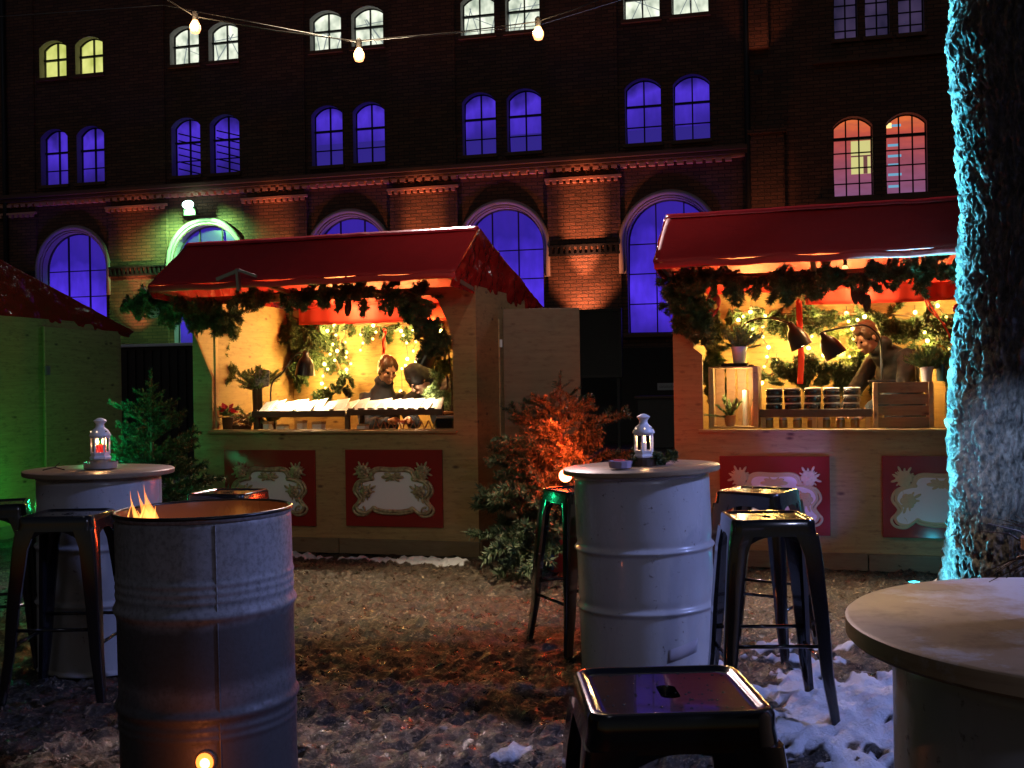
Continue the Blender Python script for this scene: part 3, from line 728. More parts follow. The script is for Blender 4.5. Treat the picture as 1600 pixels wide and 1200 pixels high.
# ------------------------------------------------------------------ ornament panels
def cartouche(stall, x0, x1, z0, z1, flat, y=-.02):
    """red panel with pale plaque in a scrolled frame with roses; front faces local -y"""
    p = MB(); p.box(x0, x1, y, -.001, z0, z1); po = p.build('panel', M_['redpanel'], stall, bevel=.003)
    cx = (x0+x1)/2; cz = (z0+z1)/2; W = x1-x0; Hh = z1-z0
    if flat:                       # plaque of the right stall: wider, frame printed flat
        U, V_ = W*.39, Hh*.34
    else: U, V_ = W*.38, Hh*.32
    half = [(0, .72), (.35, .74), (.50, .66), (.56, .48), (.54, .38), (.70, .34), (.90, .20), (.98, -.10), (.86, -.38), (.90, -.55), (1.0, -.75), (.93, -.95), (.74, -1.0), (.60, -.88), (.52, -.78), (.42, -.86), (.2, -.92), (0, -.92)]
    out = half+[(-a, b) for a, b in half[-2:0:-1]]
    # smooth outline (Catmull-Rom)
    def cr(P, k=5):
        r = []; n = len(P)
        for i in range(n):
            p0, p1, p2, p3 = (np.array(P[(i+j) % n]) for j in (-1, 0, 1, 2))
            for t in np.linspace(0, 1, k, endpoint=False):
                r.append(tuple(.5*((2*p1)+(-p0+p2)*t+(2*p0-5*p1+4*p2-p3)*t*t+(-p0+3*p1-3*p2+p3)*t**3)))
        return r
    o = [(cx+a*U, cz+b*V_) for a, b in cr(out)]
    th = .006 if flat else .016
    q = MB(); q.prism(o[::-1], y-.006, y-.001)
    q.build('plaque', M_['plaque'], po)
    g = M_['creamgold'] if flat else M_['gold']; rr = .012 if flat else .014
    f = MB(); f.tube([(a, y-th*.7, b) for a, b in o], rr, 6, closed=True)
    o2 = [(cx+(a-cx)*1.09, cz+(b-cz)*1.11) for a, b in o]
    f.tube([(a, y-th*.4, b) for a, b in o2], rr*.8, 6, closed=True)
    for s in (-1, 1):              # corner volutes
        for (vx, vz, k) in ((.86, -.92, 1), (.62, .58, -1), (.93, .10, 1)):
            pts = []
            for i in range(16):
                a = i*.5*k*s+1.2; r_ = .034*(1-i/18); pts.append((cx+s*vx*U+r_*math.cos(a), y-th, cz+vz*V_+r_*math.sin(a)))
            f.tube(pts, [.009*(1-i/22) for i in range(16)], 5)
    if flat: f.v = [(a, y+(b-y)*.45 if b < y else b, c) for a, b, c in f.v]
    f.build('scroll_frame', g, po, smooth=True)
    def rose(x, z, s, leaves):
        m = MB()
        for k in range(6):
            a = k*1.047; m.ball((x+math.cos(a)*s*.62, y-th*1.1, z+math.sin(a)*s*.62), s*.5, 8, 5, (1, .35, 1))
        for k in range(4):
            a = k*1.57+.5; m.ball((x+math.cos(a)*s*.26, y-th*1.7, z+math.sin(a)*s*.26), s*.36, 8, 5, (1, .4, 1))
        m.tube([(x+s*.5*math.cos(t*.6), y-th*2.2, z+s*.5*math.sin(t*.6)) for t in range(11)], s*.07, 4)
        m.ball((x, y-th*2.3, z), s*.2, 8, 5)
        for (a, l) in leaves:
            a = R(a); d = Vector((math.cos(a), 0, math.sin(a))); T = Matrix.Rotation(-a, 4, 'Y')
            m.ball((x+d.x*(s+l*.4), y-th*.9, z+d.z*(s+l*.4)), l*.55, 8, 5, (1, .22, .38), T)
            for da in (-.5, .5):
                d2 = Vector((math.cos(a+da), 0, math.sin(a+da))); m.ball((x+d2.x*(s*.9+l*.25), y-th*.9, z+d2.z*(s*.9+l*.25)), l*.36, 8, 5, (1, .22, .4), Matrix.Rotation(-a-da, 4, 'Y'))
        if flat: m.v = [(a, y-.004+(b-y)*.35 if b < y else b, c) for a, b, c in m.v]
        m.build('rose', g, po, smooth=True)
    for s in (-1, 1):
        e = (lambda a: a) if s > 0 else (lambda a: 180-a)
        rose(cx+s*U*.80, cz+V_*.66, .050, [(e(65), .042), (e(120), .04), (e(-15), .04), (e(20), .032)])
        rose(cx+s*U*.72, cz-V_*.14, .046, [(e(150), .05), (e(-70), .045)])
    rose(cx, cz+V_*.46, .026, [(0, .07), (180, .07), (22, .05), (158, .05)])

# ------------------------------------------------------------------ market stalls
def spts(pts): return [tuple(p) for p in pts]
def crumple(x, y, s): 
    a = np.array([x]); b = np.array([y]); return float(fbm(a, b, s, 4, .55)[0]-.5)
def stall(label, loc, rz, W, D, opening, panels, seed, flat, door=False, green=False, topz=2.0, ridge=2.42, left_flap=True):
    t = thing('market_stall', label, 'market stall', loc, rz)
    # front wall with opening
    bm = bmesh.new(); es = []
    def loop(pts):
        vs = [bm.verts.new((x, 0, z)) for x, z in pts]; return [bm.edges.new((vs[i], vs[(i+1) % len(vs)])) for i in range(len(vs))]
    if opening:
        es += loop([(0, .10), (W, .10), (W, topz), (0, topz)]); es += loop(opening)
    else: es += loop([(0, .10), (W, .10), (W, topz), (0, topz)])
    bmesh.ops.triangle_fill(bm, edges=es, use_beauty=True)
    me = bpy.data.meshes.new('front_wall'); bm.to_mesh(me); bm.free()
    fo = finish(me, 'front_wall', M_['ply'], t); sm = fo.modifiers.new('s', 'SOLIDIFY'); sm.thickness = .03; sm.offset = -1 if me.polygons[0].normal.y < 0 else 1
    m = MB(); m.box(.001, .03, .032, D, .10, topz); m.build('side_wall', M_['ply'], t)
    m = MB(); m.box(W-.03, W-.001, .032, D, .10, topz); m.build('side_wall', M_['ply'], t)
    m = MB(); m.box(.031, W-.031, D-.03, D-.001, .10, topz); m.build('back_wall', M_['ply'], t)
    m = MB(); m.box(.031, W-.031, .032, D-.031, .08, .12); m.build('floor', M_['plydark'], t)
    m = MB()
    xs = [-.012, W*.53, W+.012]
    for a, b_ in zip(xs[:-1], xs[1:]): m.box(a+.003, b_-.003, -.022, -.002, 0, .112)
    m.box(W+.002, W+.022, -.002, D, 0, .112); m.box(-.022, -.002, -.002, D, 0, .112); m.build('baseboard', M_['plydark'], t, bevel=.002)
    # roof sheet: ridge above the front wall, short awning to the front, long slope to the back
    oh = .03; ev = 2.055; yb = D+.17; zb = topz-.06
    r = MB()
    def roof(u, v):
        x = -oh+(W+2*oh)*u
        if v < .3: k = v/.3; y = -.52+.52*k; z = ev+(ridge-ev)*k
        else: k = (v-.3)/.7; y = k*yb; z = ridge+(zb-ridge)*k
        sag = -.020*math.sin(math.pi*((u*3) % 1))*(1-abs(2*min(v/.3, 1)-1))
        return (x, y, z+sag+.020*crumple(x*3+seed, y*3, seed)+.006*crumple(x*14, y*14, seed))
    r.grid(roof, 70, 40); r.build('roof', M_['tarp'], t, smooth=True, solid=.006)
    h = MB(); h.grid(lambda u, v: (-oh+(W+2*oh)*u, -.525-.006*math.sin(u*23), ev-.006-.042*v-.006*math.sin(u*31+1)), 60, 4); h.build('awning_hem', M_['tarp'], t, smooth=True, solid=.004)
    for sx, x in ((-1, -oh), (1, W+oh)):   # vinyl gable flaps
        if sx < 0 and not left_flap: continue
        f = MB()
        def flap(u, v):
            if u < .22: k = u/.22; y = -.52+.52*k; zt = ev+(ridge-ev)*k
            else: k = (u-.22)/.78; y = k*yb; zt = ridge+(zb-ridge)*k
            bot = ev-.10+(topz-.12-(ev-.10))*u
            z = zt+(bot-zt)*v
            w = (.085*crumple(y*5, z*5+sx, seed+9)+.050*crumple(y*14, z*9, seed+5))*math.sin(math.pi*min(1, v*.8+.1))
            return (x+sx*(.01+w)-sx*.05*v, y, z)
        f.grid(flap, 70, 30); f.build('gable_flap', M_['flap'], t, smooth=True, solid=.003)
    rc = MB(); rc.grid(lambda u, v: (-oh+(W+2*oh)*u, -.055+.11*v, ridge+.016-abs(v-.5)*.07+.010*crumple(u*12+seed, 1, seed)), 60, 5); rc.build('ridge_cap', M_['ridge'], t, smooth=True, solid=.004)
    fr = MB(); fr.beam((0, -.5, ev-.03), (W, -.5, ev-.03), .03, .03); 
    for x in (.02, W*.4, W-.02): fr.beam((x, -.5, ev-.03), (x, .0, topz-.03), .03, .03)
    fr.build('awning_frame', M_['plydark'], t)
    for p in panels: cartouche(t, *p, flat)
    if opening:
        c = MB(); c.box(.06, W-.06, .034, .52, .885, .915); c.build('counter', M_['ply'], t)
        c = MB(); c.box(opening[0][0]-.03, opening[1][0]+.03, -.035, -.002, .915, .935); c.build('ledge', M_['ply'], t, bevel=.003)
    return t
A1 = R(16.6); S1 = (-2.545, 8.686, 0)
OP1 = [(.17, .945), (2.20, .945), (2.20, 1.55), (2.17, 1.72), (2.09, 1.90), (2.05, 1.94), (.012, 1.94), (.012, 1.72), (.17, 1.36)]
st1 = stall('middle wooden market stall with red roof, relief panels and an open side door', S1, -A1, 2.385, 1.65, OP1, [(.28, 1.07, .20, .785), (1.325, 2.11, .21, .79)], 4, False)
A2 = R(17.6); S2 = (1.125, 7.575, 0)
OP2 = [(.20, .935), (1.86, .935), (2.22, .935), (2.22, 1.93), (.14, 1.93), (.14, 1.50), (.20, 1.45)]
st2 = stall('right wooden market stall with flat painted panels, partly behind the big tree', S2, -A2, 2.40, 1.65, OP2, [(.31, 1.035, .225, .755), (1.365, 2.09, .225, .76)], 8, True)
A0 = R(15.2); w0 = 2.4; fx, fy = -4.42, 9.3
S0 = (fx-w0*math.cos(A0), fy+w0*math.sin(A0), 0)
st0 = stall('left market stall lit green, only its side wall and glossy gable in view', S0, -A0, w0, 1.78, None, [], 13, True, topz=1.93)
d = MB(); d.box(w0+.002, w0+.028, .60, 1.70, .14, 1.86); dr = d.build('door', M_['ply'], st0, bevel=.003); dr['label'] = 'closed plywood side door'
d = MB(); d.box(w0+.029, w0+.036, .585, .60, .14, 1.86); d.build('edge_strip', M_['wood_v'], dr)
d = MB(); d.tube([(w0+.045, .593, 1.42), (w0+.045, .593, 1.50)], .012, 8); d.box(w0+.029, w0+.04, .60, .66, 1.42, 1.50); d.build('hinge', M_['steel'], dr)
# open door of the middle stall
d = MB(); d.box(0, .60, -.012, .012, .15, 1.86, Matrix.Translation((2.42, .57, 0)) @ Matrix.Rotation(R(17), 4, 'Z')); dr = d.build('door', M_['plydark'], st1, bevel=.003); dr['label'] = 'plywood side door standing open'
d = MB(); d.box(2.387, 2.395, .545, .562, .7, 1.78); d.build('edge_strip', M_['wood_v'], dr)
d = MB(); d.tube([(2.405, .555, 1.56), (2.405, .555, 1.62)], .012, 8); d.build('hinge', M_['white'], dr)
# stud and bracket
m = MB(); m.box(.165, .185, .035, .075, .95, 1.93); m.build('stud', M_['wood_v'], st1)
m = MB(); m.beam((.58, -.57, 2.07), (.76, -.56, 2.13), .02, .025); m.beam((.76, -.56, 2.13), (.90, -.55, 2.08), .02, .02); m.beam((.75, -.565, 2.14), (.76, -.565, 1.98), .035, .02); m.build('awning_clip', M_['steel'], st1)
def L1(x, y, z): return Matrix.Translation(S1) @ Matrix.Rotation(-A1, 4, 'Z') @ Vector((x, y, z))
def L2(x, y, z): return Matrix.Translation(S2) @ Matrix.Rotation(-A2, 4, 'Z') @ Vector((x, y, z))
def lp(S, A, px, py, d):                 # pixel -> local (x, z) on the stall plane at depth d
    r = ray(px, py); v = (math.sin(A), math.cos(A)); u = (math.cos(A), -math.sin(A))
    t = (S[0]*v[0]+S[1]*v[1]+d)/(r.x*v[0]+r.y*v[1]); X, Y = t*r.x-S[0], t*r.y-S[1]
    return X*u[0]+Y*u[1], CAMH+t*r.z
def T1(name, label, cat, x, y, z, rz=0, group=None): return thing(name, label, cat, L1(x, y, z), -A1+rz, group)
def T2(name, label, cat, x, y, z, rz=0, group=None): return thing(name, label, cat, L2(x, y, z), -A2+rz, group)
# ---- garlands on the stall fronts
r1 = -A1
garland_thing('thick fir garland draped along the awning of the middle stall', S1, r1,
    [(-.42, -.30, 1.97), (-.15, -.24, 1.96), (.15, -.16, 1.94), (.45, -.12, 1.96), (.9, -.12, 2.0), (1.4, -.12, 1.99), (1.85, -.12, 1.97), (2.02, -.10, 1.90), (2.06, -.08, 1.75)], 100, .14, 21, thick=.040, down=.7)
garland_thing('bushy fir bunch hanging at the left corner of the middle stall opening', S1, r1,
    [(-.10, -.16, 1.95), (.02, -.10, 1.90), (.12, -.06, 1.84), (.30, -.06, 1.86), (.48, -.06, 1.84)], 40, .13, 22, thick=.035)
garland_thing('short fir bunch hanging down the right side of the middle stall opening', S1, r1,
    [(1.90, -.06, 1.88), (2.02, -.05, 1.76), (2.05, -.03, 1.62), (2.06, .05, 1.54)], 34, .11, 23, thick=.025)
garland_thing('thick fir garland along the awning of the right stall', S2, -A2,
    [(.02, -.14, 2.02), (.35, -.16, 1.99), (.8, -.14, 1.95), (1.3, -.14, 1.95), (1.8, -.14, 1.96), (2.35, -.14, 1.97)], 112, .14, 24, thick=.042, down=.7)
garland_thing('fir bunch hanging down the left post of the right stall', S2, -A2,
    [(.06, -.12, 2.0), (.08, -.08, 1.88), (.14, -.06, 1.75), (.15, -.05, 1.62)], 50, .13, 25, thick=.035)
for (x, z, L_, k, T_) in ((.92, 1.835, .10, 0, T1), (1.37, 1.84, .11, 1, T1), (1.50, 1.84, .11, 2, T1)):
    pass
def cone(T_, label, x, y, z, L_, tilt=0):
    t = T_('spruce_cone', label, 'cone', x, y, z, 0, 'spruce cones hung in the garlands')
    m = MB(); r_ = random.Random(int(x*100))
    for j in range(16):
        zz = -L_*j/16; rr = .020*math.sin(math.pi*min(1, (j+2.5)/18))**.7
        for q in range(7):
            a = q*.9+j*.5; m.ball((rr*math.cos(a), rr*math.sin(a), zz), .009, 5, 3, (1, 1, .8))
    m.xf(Matrix.Rotation(tilt, 4, 'Y')); m.build('scales', M_['cone'], t, smooth=True)
    s = MB(); s.tube([(0, 0, 0), (0, 0, .05)], .003, 4); s.build('stalk', M_['bark'], t)
for i, px in enumerate((545, 612)):
    x, z = lp(S1, A1, px, 468, -.05); cone(T1, ('dark spruce cone hanging left before the red valance of the middle stall', 'dark spruce cone hanging right before the red valance of the middle stall')[i], x, -.05, z, .13, .12)
for i, (px, py) in enumerate(((1334, 450), (1345, 450), (1355, 462))):
    x, z = lp(S2, A2, px, py, -.05); cone(T2, ('leftmost of three cones hanging in the right stall', 'middle one of three cones hanging in the right stall', 'lowest and rightmost of three cones hanging in the right stall')[i], x, -.05, z, .11, -.1+i*.08)
x, z = lp(S1, A1, 246, 488, -.25); t = T1('silver_ornament', 'silvery woven ball ornament in the garland left of the middle stall', 'ornament', x, -.30, z)
m = MB()
for k in range(7):
    Mx = Matrix.Rotation(k*.45, 4, 'Z') @ Matrix.Rotation(k*.8, 4, 'X'); m.tube([Mx @ Vector((.045*math.cos(a*.4), .045*math.sin(a*.4), 0)) for a in range(16)], .004, 4)
m.build('ball', mat('silver_wicker', (.35, .33, .38), .4), t, smooth=True); m = MB(); m.tube([(0, 0, .04), (0, 0, .09)], .002, 4); m.build('hanger', M_['bark'], t)
x, z = lp(S2, A2, 1110, 465, -.04); t = T2('red_bow', 'red bow tied in the left end of the right stall garland', 'bow', x, .06, z)
m = MB()
for s in (-1, 1): m.grid(lambda u, v, s=s: (s*.05*math.sin(u*3.1)+.02*(v-.5), -.02*math.sin(6*u), .03-.14*u+.05*(v-.5)), 10, 4)
m.build('loops', M_['redcloth'], t, smooth=True, solid=.003); m = MB(); m.ball((0, -.01, .02), .016); m.build('knot', M_['redcloth'], t, smooth=True)
x, z = lp(S2, A2, 1495, 483, -.10); t = T2('red_bauble', 'shiny red bauble in the garland beside the tree trunk', 'bauble', x, -.16, z)
m = MB(); m.ball((0, 0, 0), .03, 16, 10); m.build('ball', mat('red_gloss', (.6, .01, .03), .12), t, smooth=True); m = MB(); m.tube([(0, 0, .03), (0, 0, .07)], .002, 4); m.build('hanger', M_['bark'], t)

# ---- desk lamps (black bell shades on goosenecks)
def desk_lamp(T_, label, base, pts, sh, tilt, watts, rzb=0, tiltx=0):
    """base (x,y,z); pts gooseneck points relative to base; sh = shade pivot relative to base"""
    t = T_('desk_lamp', label, 'lamp', *base, 0, 'black desk lamps')
    m = MB(); m.box(-.09, .09, -.05, .05, 0, .014); m.build('base', M_['blackmetal'], t, bevel=.004)
    P = [np.array(p) for p in pts]; q = []
    for i in range(len(P)-1):
        p0 = P[max(i-1, 0)]; p1 = P[i]; p2 = P[i+1]; p3 = P[min(i+2, len(P)-1)]
        for s in np.linspace(0, 1, 6, endpoint=False): q.append(tuple(.5*((2*p1)+(-p0+p2)*s+(2*p0-5*p1+4*p2-p3)*s*s+(-p0+3*p1-3*p2+p3)*s**3)))
    q.append(tuple(P[-1])); m = MB(); m.tube(q, .007, 8); m.build('arm', M_['blackmetal'], t, smooth=True)
    Mx = Matrix.Translation(sh) @ Matrix.Rotation(tilt, 4, 'Y') @ Matrix.Rotation(tiltx, 4, 'X')
    m = MB(); m.lathe([(.012, .012), (.022, .008), (.026, -.02), (.050, -.045), (.068, -.09), (.078, -.165), (.080, -.172), (.076, -.168), (.064, -.09), (.045, -.045), (.02, -.03)], 28, Mx, cap1=False)
    so = m.build('shade', M_['blackmetal'], t, smooth=True, angle=60)
    m = MB(); m.tube([Mx @ Vector((-.02, 0, .012)), Mx @ Vector((.02, 0, .012))], .011, 8); m.build('knuckle', M_['blackmetal'], t, smooth=True)
    m = MB(); m.ball(Mx @ Vector((0, 0, -.135)), .042, 14, 8, (1, 1, .8)); m.build('bulb', M_['hotwhite'], so, smooth=True)
    l = light('SPOT', 'desk_lamp_light', Mx @ Vector((0, 0, -.176)), watts, (1, .80, .50), size=.035, spot=125, blend=.5); l.rotation_euler = (Mx.to_3x3()).to_euler(); l.parent = t
x0, z0 = lp(S1, A1, 478, 553, .3); xb, zb = lp(S1, A1, 418, 604, .3)
desk_lamp(T1, 'black desk lamp with bent arm on the left side of the middle stall counter', (xb, .36, .915),
    [(0, 0, .01), (0, 0, zb-.915), ((x0-xb)*.35, -.03, zb-.915+.11), ((x0-xb)*.7, -.05, z0-.915-.01), (x0-xb, -.06, z0-.915+.01)], (x0-xb, -.06, z0-.915), R(4), 40)
x0, z0 = lp(S1, A1, 672, 538, .3)
desk_lamp(T1, 'black desk lamp at the right side of the middle stall, shade tilted', (2.02, .42, .915),
    [(0, 0, .01), (.02, 0, .35), (-.02, -.02, z0-.915+.09), (x0-2.02+.05, -.05, z0-.915+.05), (x0-2.02, -.06, z0-.915)], (x0-2.02, -.06, z0-.915), R(28), 40)
# right stall lamps
x0, z0 = lp(S2, A2, 1236, 508, .35); xb = lp(S2, A2, 1196, 498, .35)[0]
desk_lamp(T2, 'left black desk lamp of the right stall, arm reaching in from the crate', (.42, .40, 1.37),
    [(0, 0, .01), (.0, .06, .10), (.02, .10, .30), (xb-.42, .05, .345), (x0-.42, -.05, z0-1.37+.01)], (x0-.42, -.05, z0-1.37), R(-25), 26)
x0, z0 = lp(S2, A2, 1286, 523, .22); xb, zb = lp(S2, A2, 1378, 592, .22)
desk_lamp(T2, 'right black desk lamp standing on the wooden crate of the right stall', (xb, .24, 1.243),
    [(0, 0, .01), (0, 0, .16), (-.01, 0, .30), (-.09, 0, .385), (-.20, 0, .385), (x0-xb, -.02, z0-1.243+.02)], (x0-xb, -.02, z0-1.243), R(-30), 26)

# ---- fairy lights
def fairy(T_, S, A, label, pts, d, off, sc_=4.8, watts=7):
    P = []
    for (a, b_) in pts:
        x, z = lp(S, A, off[0]+a/sc_, off[1]+b_/sc_, d); P.append((x, d, z))
    t = T_('fairy_light_string', label, 'string lights', 0, 0, 0, 0, 'warm fairy light strings inside the stalls')
    Q = []
    for i, p in enumerate(P):
        Q.append((p[0]+.008*math.sin(i*2.3), p[1]+.012, p[2]))
        if i < len(P)-1:
            n_ = P[i+1]; Q.append(((p[0]+n_[0])/2+.012*math.sin(i*5), d+.02, (p[2]+n_[2])/2))
    m = MB(); m.tube([(Q[0][0], d+.02, Q[0][2]+.06)]+Q, .003, 4); m.build('cable', M_['dark'], t)
    for i, p in enumerate(P):
        m = MB(); m.ball(p, .0125 if i % 3 else .017, 8, 6); m.build('bulb', M_['fairy'], t, smooth=True)
    for i in range(0, len(P), 3):
        l = light('POINT', 'fairy_glow', (P[i][0], P[i][1]-.06, P[i][2]), watts, (1, .60, .15), size=.03); l.parent = t
F1 = [([(55, 370), (40, 450), (75, 545), (35, 620), (58, 657), (22, 708), (15, 765), (42, 800), (67, 838)], 'first from the left'),
      ([(185, 310), (185, 362), (190, 455), (198, 530), (195, 568), (232, 615), (200, 660), (200, 690)], 'second from the left'),
      ([(310, 395), (322, 462), (303, 515)], 'short one, third from the left'),
      ([(608, 370), (624, 403), (650, 460), (655, 580), (640, 630), (613, 653), (605, 825)], 'right of the bareheaded seller'),
      ([(908, 370), (925, 410), (890, 495)], 'at the right edge of the opening')]
F1 += [([(110, 330), (120, 400), (95, 470), (130, 520), (110, 590)], 'crossing the fir sprigs'),  # extra strings added to brighten the middle stall inside
       ([(400, 330), (420, 380), (395, 430)], 'short one above the red ribbon'),
       ([(700, 360), (720, 450), (700, 520), (720, 600)], 'near the yellow star')]
for P, w in F1: fairy(T1, S1, A1, 'fairy light string in the middle stall, '+w, P, 1.50 if w[0] != 'a' else .8, (500, 440))
F2 = [([(688, 330), (675, 400), (675, 472), (715, 545), (703, 612), (685, 680), (668, 793)], 'left of the red ribbon', (1040, 420)),
      ([(505, 355), (540, 330)], 'above the white potted plant', (1040, 420)),
      ([(80, 330), (95, 390), (38, 467), (15, 550), (5, 655)], 'right of the red ribbon', (1260, 420)),
      ([(278, 310), (293, 365), (355, 355), (320, 420), (325, 485), (325, 545), (360, 640), (275, 680)], 'behind the gooseneck lamp', (1260, 420)),
      ([(405, 332), (375, 485), (445, 540), (410, 580), (418, 645)], 'in front of the bending seller', (1260, 420)),
      ([(755, 303), (790, 390), (820, 440)], 'behind the jacket hood', (1260, 420)),
      ([(910, 257), (970, 335), (930, 390), (960, 630)], 'beside the red ribbon lines on the right', (1260, 420))]
F2 += [([(590, 300), (600, 345), (560, 380), (610, 420), (590, 470)], 'between rosemary and left lamp', (1040, 420)),  # more strings added for a brighter right stall interior
       ([(770, 640), (800, 660), (860, 690), (900, 720)], 'along the fir hedge under the left lamp', (1040, 420)),
       ([(120, 600), (170, 560), (210, 620), (250, 590), (300, 610)], 'in the boughs under the right lamp', (1260, 420)),
       ([(840, 500), (870, 560), (900, 600), (860, 640), (990, 560)], 'low behind the cream pot', (1260, 420))]
for P, w, o in F2: fairy(T2, S2, A2, 'warm fairy light string in the right stall, '+w, P, 1.45, o, 4.444, 7)
def star(T_, S, A, px, py, d, label, s=.035):
    x, z = lp(S, A, px, py, d); t = T_('star_ornament', label, 'ornament', x, d, z)
    m = MB(); m.prism([(s*(1 if k % 2 == 0 else .45)*math.sin(k*math.pi/5), s*(1 if k % 2 == 0 else .45)*math.cos(k*math.pi/5)) for k in range(10)], -.006, .006)
    m.build('star', mat('yellow_star', (.8, .6, .06), .5, emit=(1, .6, .05), es=.5), t); m = MB(); m.tube([(0, 0, s*.9), (0, 0, s*2)], .0015, 4); m.build('thread', M_['dark'], t)
star(T1, S1, A1, 651, 520, 1.2, 'yellow star hanging in the middle stall left of the right corner')
star(T1, S1, A1, 687, 530, .7, 'yellow star hanging at the right edge of the middle stall opening')

# ---- valances and ribbons
def valance(T_, label, x0, x1, z0, z1, d, bow=.05):
    t = T_('red_valance', label, 'valance', 0, 0, 0)
    m = MB(); m.grid(lambda u, v: (x0+(x1-x0)*u, d-.20*math.sin(math.pi*u)+.008*math.sin(u*40), z1+(z0-z1)*v-bow*math.sin(math.pi*u)*v*.4), 40, 5)
    m.build('cloth', M_['redcloth'], t, smooth=True, solid=.004)
    m = MB(); m.tube([(x0+(x1-x0)*u, d-.20*math.sin(math.pi*u)-.004, z0-bow*math.sin(math.pi*u)*.4) for u in np.linspace(0, 1, 20)], .004, 5); m.build('hem', M_['redcloth'], t, smooth=True)
valance(T1, 'red cloth valance hanging under the roof inside the middle stall', .50, 1.86, 1.81, 1.95, .85)
valance(T2, 'red cloth valance hanging under the roof inside the right stall', .86, 1.95, 1.83, 1.95, .85)
def ribbon(T_, S, A, label, pts, d, w=.025):
    P = [lp(S, A, a, b_, d) for a, b_ in pts]; t = T_('red_ribbon', label, 'ribbon', 0, 0, 0)
    m = MB(); n_ = len(P)
    m.grid(lambda u, v: (np.interp(u*(n_-1), range(n_), [p[0] for p in P])+(v-.5)*w, d+.02*math.sin(u*9+v), np.interp(u*(n_-1), range(n_), [p[1] for p in P])), 24, 3)
    m.build('band', M_['redcloth'], t, smooth=True, solid=.002); m = MB(); m.ball((P[0][0], d, P[0][1]), .014, 8, 6); m.build('knot', M_['redcloth'], t, smooth=True)
ribbon(T1, S1, A1, 'red ribbon hanging behind the bareheaded seller', [(600, 515), (601, 530), (597, 560)], 1.35, .03)
ribbon(T2, S2, A2, 'broad red ribbon hanging between the two lamps of the right stall', [(1248, 470), (1250, 520), (1252, 560), (1250, 600)], 1.1, .045)
ribbon(T2, S2, A2, 'thin red ribbon slanting down on the right of the right stall', [(1437, 448), (1462, 490), (1482, 520), (1492, 548)], .3, .014)
ribbon(T2, S2, A2, 'second thin red ribbon crossing behind the slanting one', [(1440, 455), (1452, 485), (1478, 508)], .34, .010)

# ---- greenery inside
def inner(T_, S, A, label, pxs, d, n, L, seed, mt='needle', **k):
    P = [(lp(S, A, a, b_, d)[0], d, lp(S, A, a, b_, d)[1]) for a, b_ in pxs]
    garland_thing(label, S, -A, P, n, L, seed, matn=mt, **k)
inner(T1, S1, A1, 'loose fir curtain hanging on the back wall left of the lights', [(440, 490), (470, 500), (500, 500), (480, 540), (452, 575)], 1.50, 30, .22, 31, thick=.06, down=1.6)
inner(T1, S1, A1, 'fir garland on the back wall under the valance of the middle stall', [(505, 505), (570, 508), (640, 508), (695, 505)], 1.52, 20, .14, 32, thick=.03, down=.8)
inner(T1, S1, A1, 'fir sprigs hanging along the light string of the middle stall', [(535, 530), (525, 560), (540, 600), (515, 620)], 1.53, 17, .13, 33, thick=.05, down=.8)
inner(T1, S1, A1, 'fir boughs and straw hanging at the right jamb of the middle stall', [(685, 520), (695, 560), (700, 600), (697, 615)], .55, 21, .14, 34, mt='leaf', thick=.035, down=1.0)
inner(T1, S1, A1, 'fir twigs climbing the inside of the left wall of the middle stall', [(350, 500), (345, 540), (342, 590)], .5, 20, .12, 35, mt='leaf', thick=.02, down=.3)
inner(T2, S2, A2, 'deep fir hedge along the bottom of the back wall of the right stall', [(1195, 590), (1225, 575), (1270, 580), (1320, 585), (1370, 590)], 1.40, 55, .17, 36, thick=.06, down=.1)
inner(T2, S2, A2, 'fir garland at the top of the back wall of the right stall', [(1140, 485), (1200, 492), (1280, 490), (1360, 490), (1440, 495), (1500, 500)], 1.50, 55, .17, 37, thick=.05, down=1.0)
inner(T2, S2, A2, 'fir boughs lining the left inner wall of the right stall', [(1112, 480), (1120, 530), (1118, 580), (1115, 610)], .55, 30, .15, 38, mt='leaf', thick=.04, down=1.0)
inner(T2, S2, A2, 'fir boughs among the lights behind the gooseneck lamp', [(1310, 510), (1345, 530), (1330, 560), (1320, 575)], 1.50, 23, .15, 39, mt='leaf', thick=.06, down=.8)
inner(T2, S2, A2, 'fir boughs on the back wall right of the bending seller', [(1440, 500), (1465, 530), (1490, 560), (1500, 600)], 1.50, 30, .16, 40, thick=.06, down=.8)

for T_, nm in ((T1, 'middle'), (T2, 'right')):
    t = T_('ceiling_bulb', 'bare warm bulb under the roof of the '+nm+' stall, hidden behind the garland', 'light bulb', 1.15, .42, 2.03)  # unseen bulb added to brighten the stall interior
    m = MB(); m.lathe([(.004, -.036), (.020, -.030), (.028, -.010), (.018, .024), (.013, .034)], 14); m.build('glass', M_['bulb'], t, smooth=True)
    m = MB(); m.tube([(0, 0, .035), (0, 0, .09), (0, 0, .40)], [.015, .012, .003], 8); m.build('socket', M_['dark'], t, smooth=True)
    l = light('POINT', 'ceiling_bulb_light', (0, 0, -.06), 20, (1, .60, .24), size=.03); l.parent = t
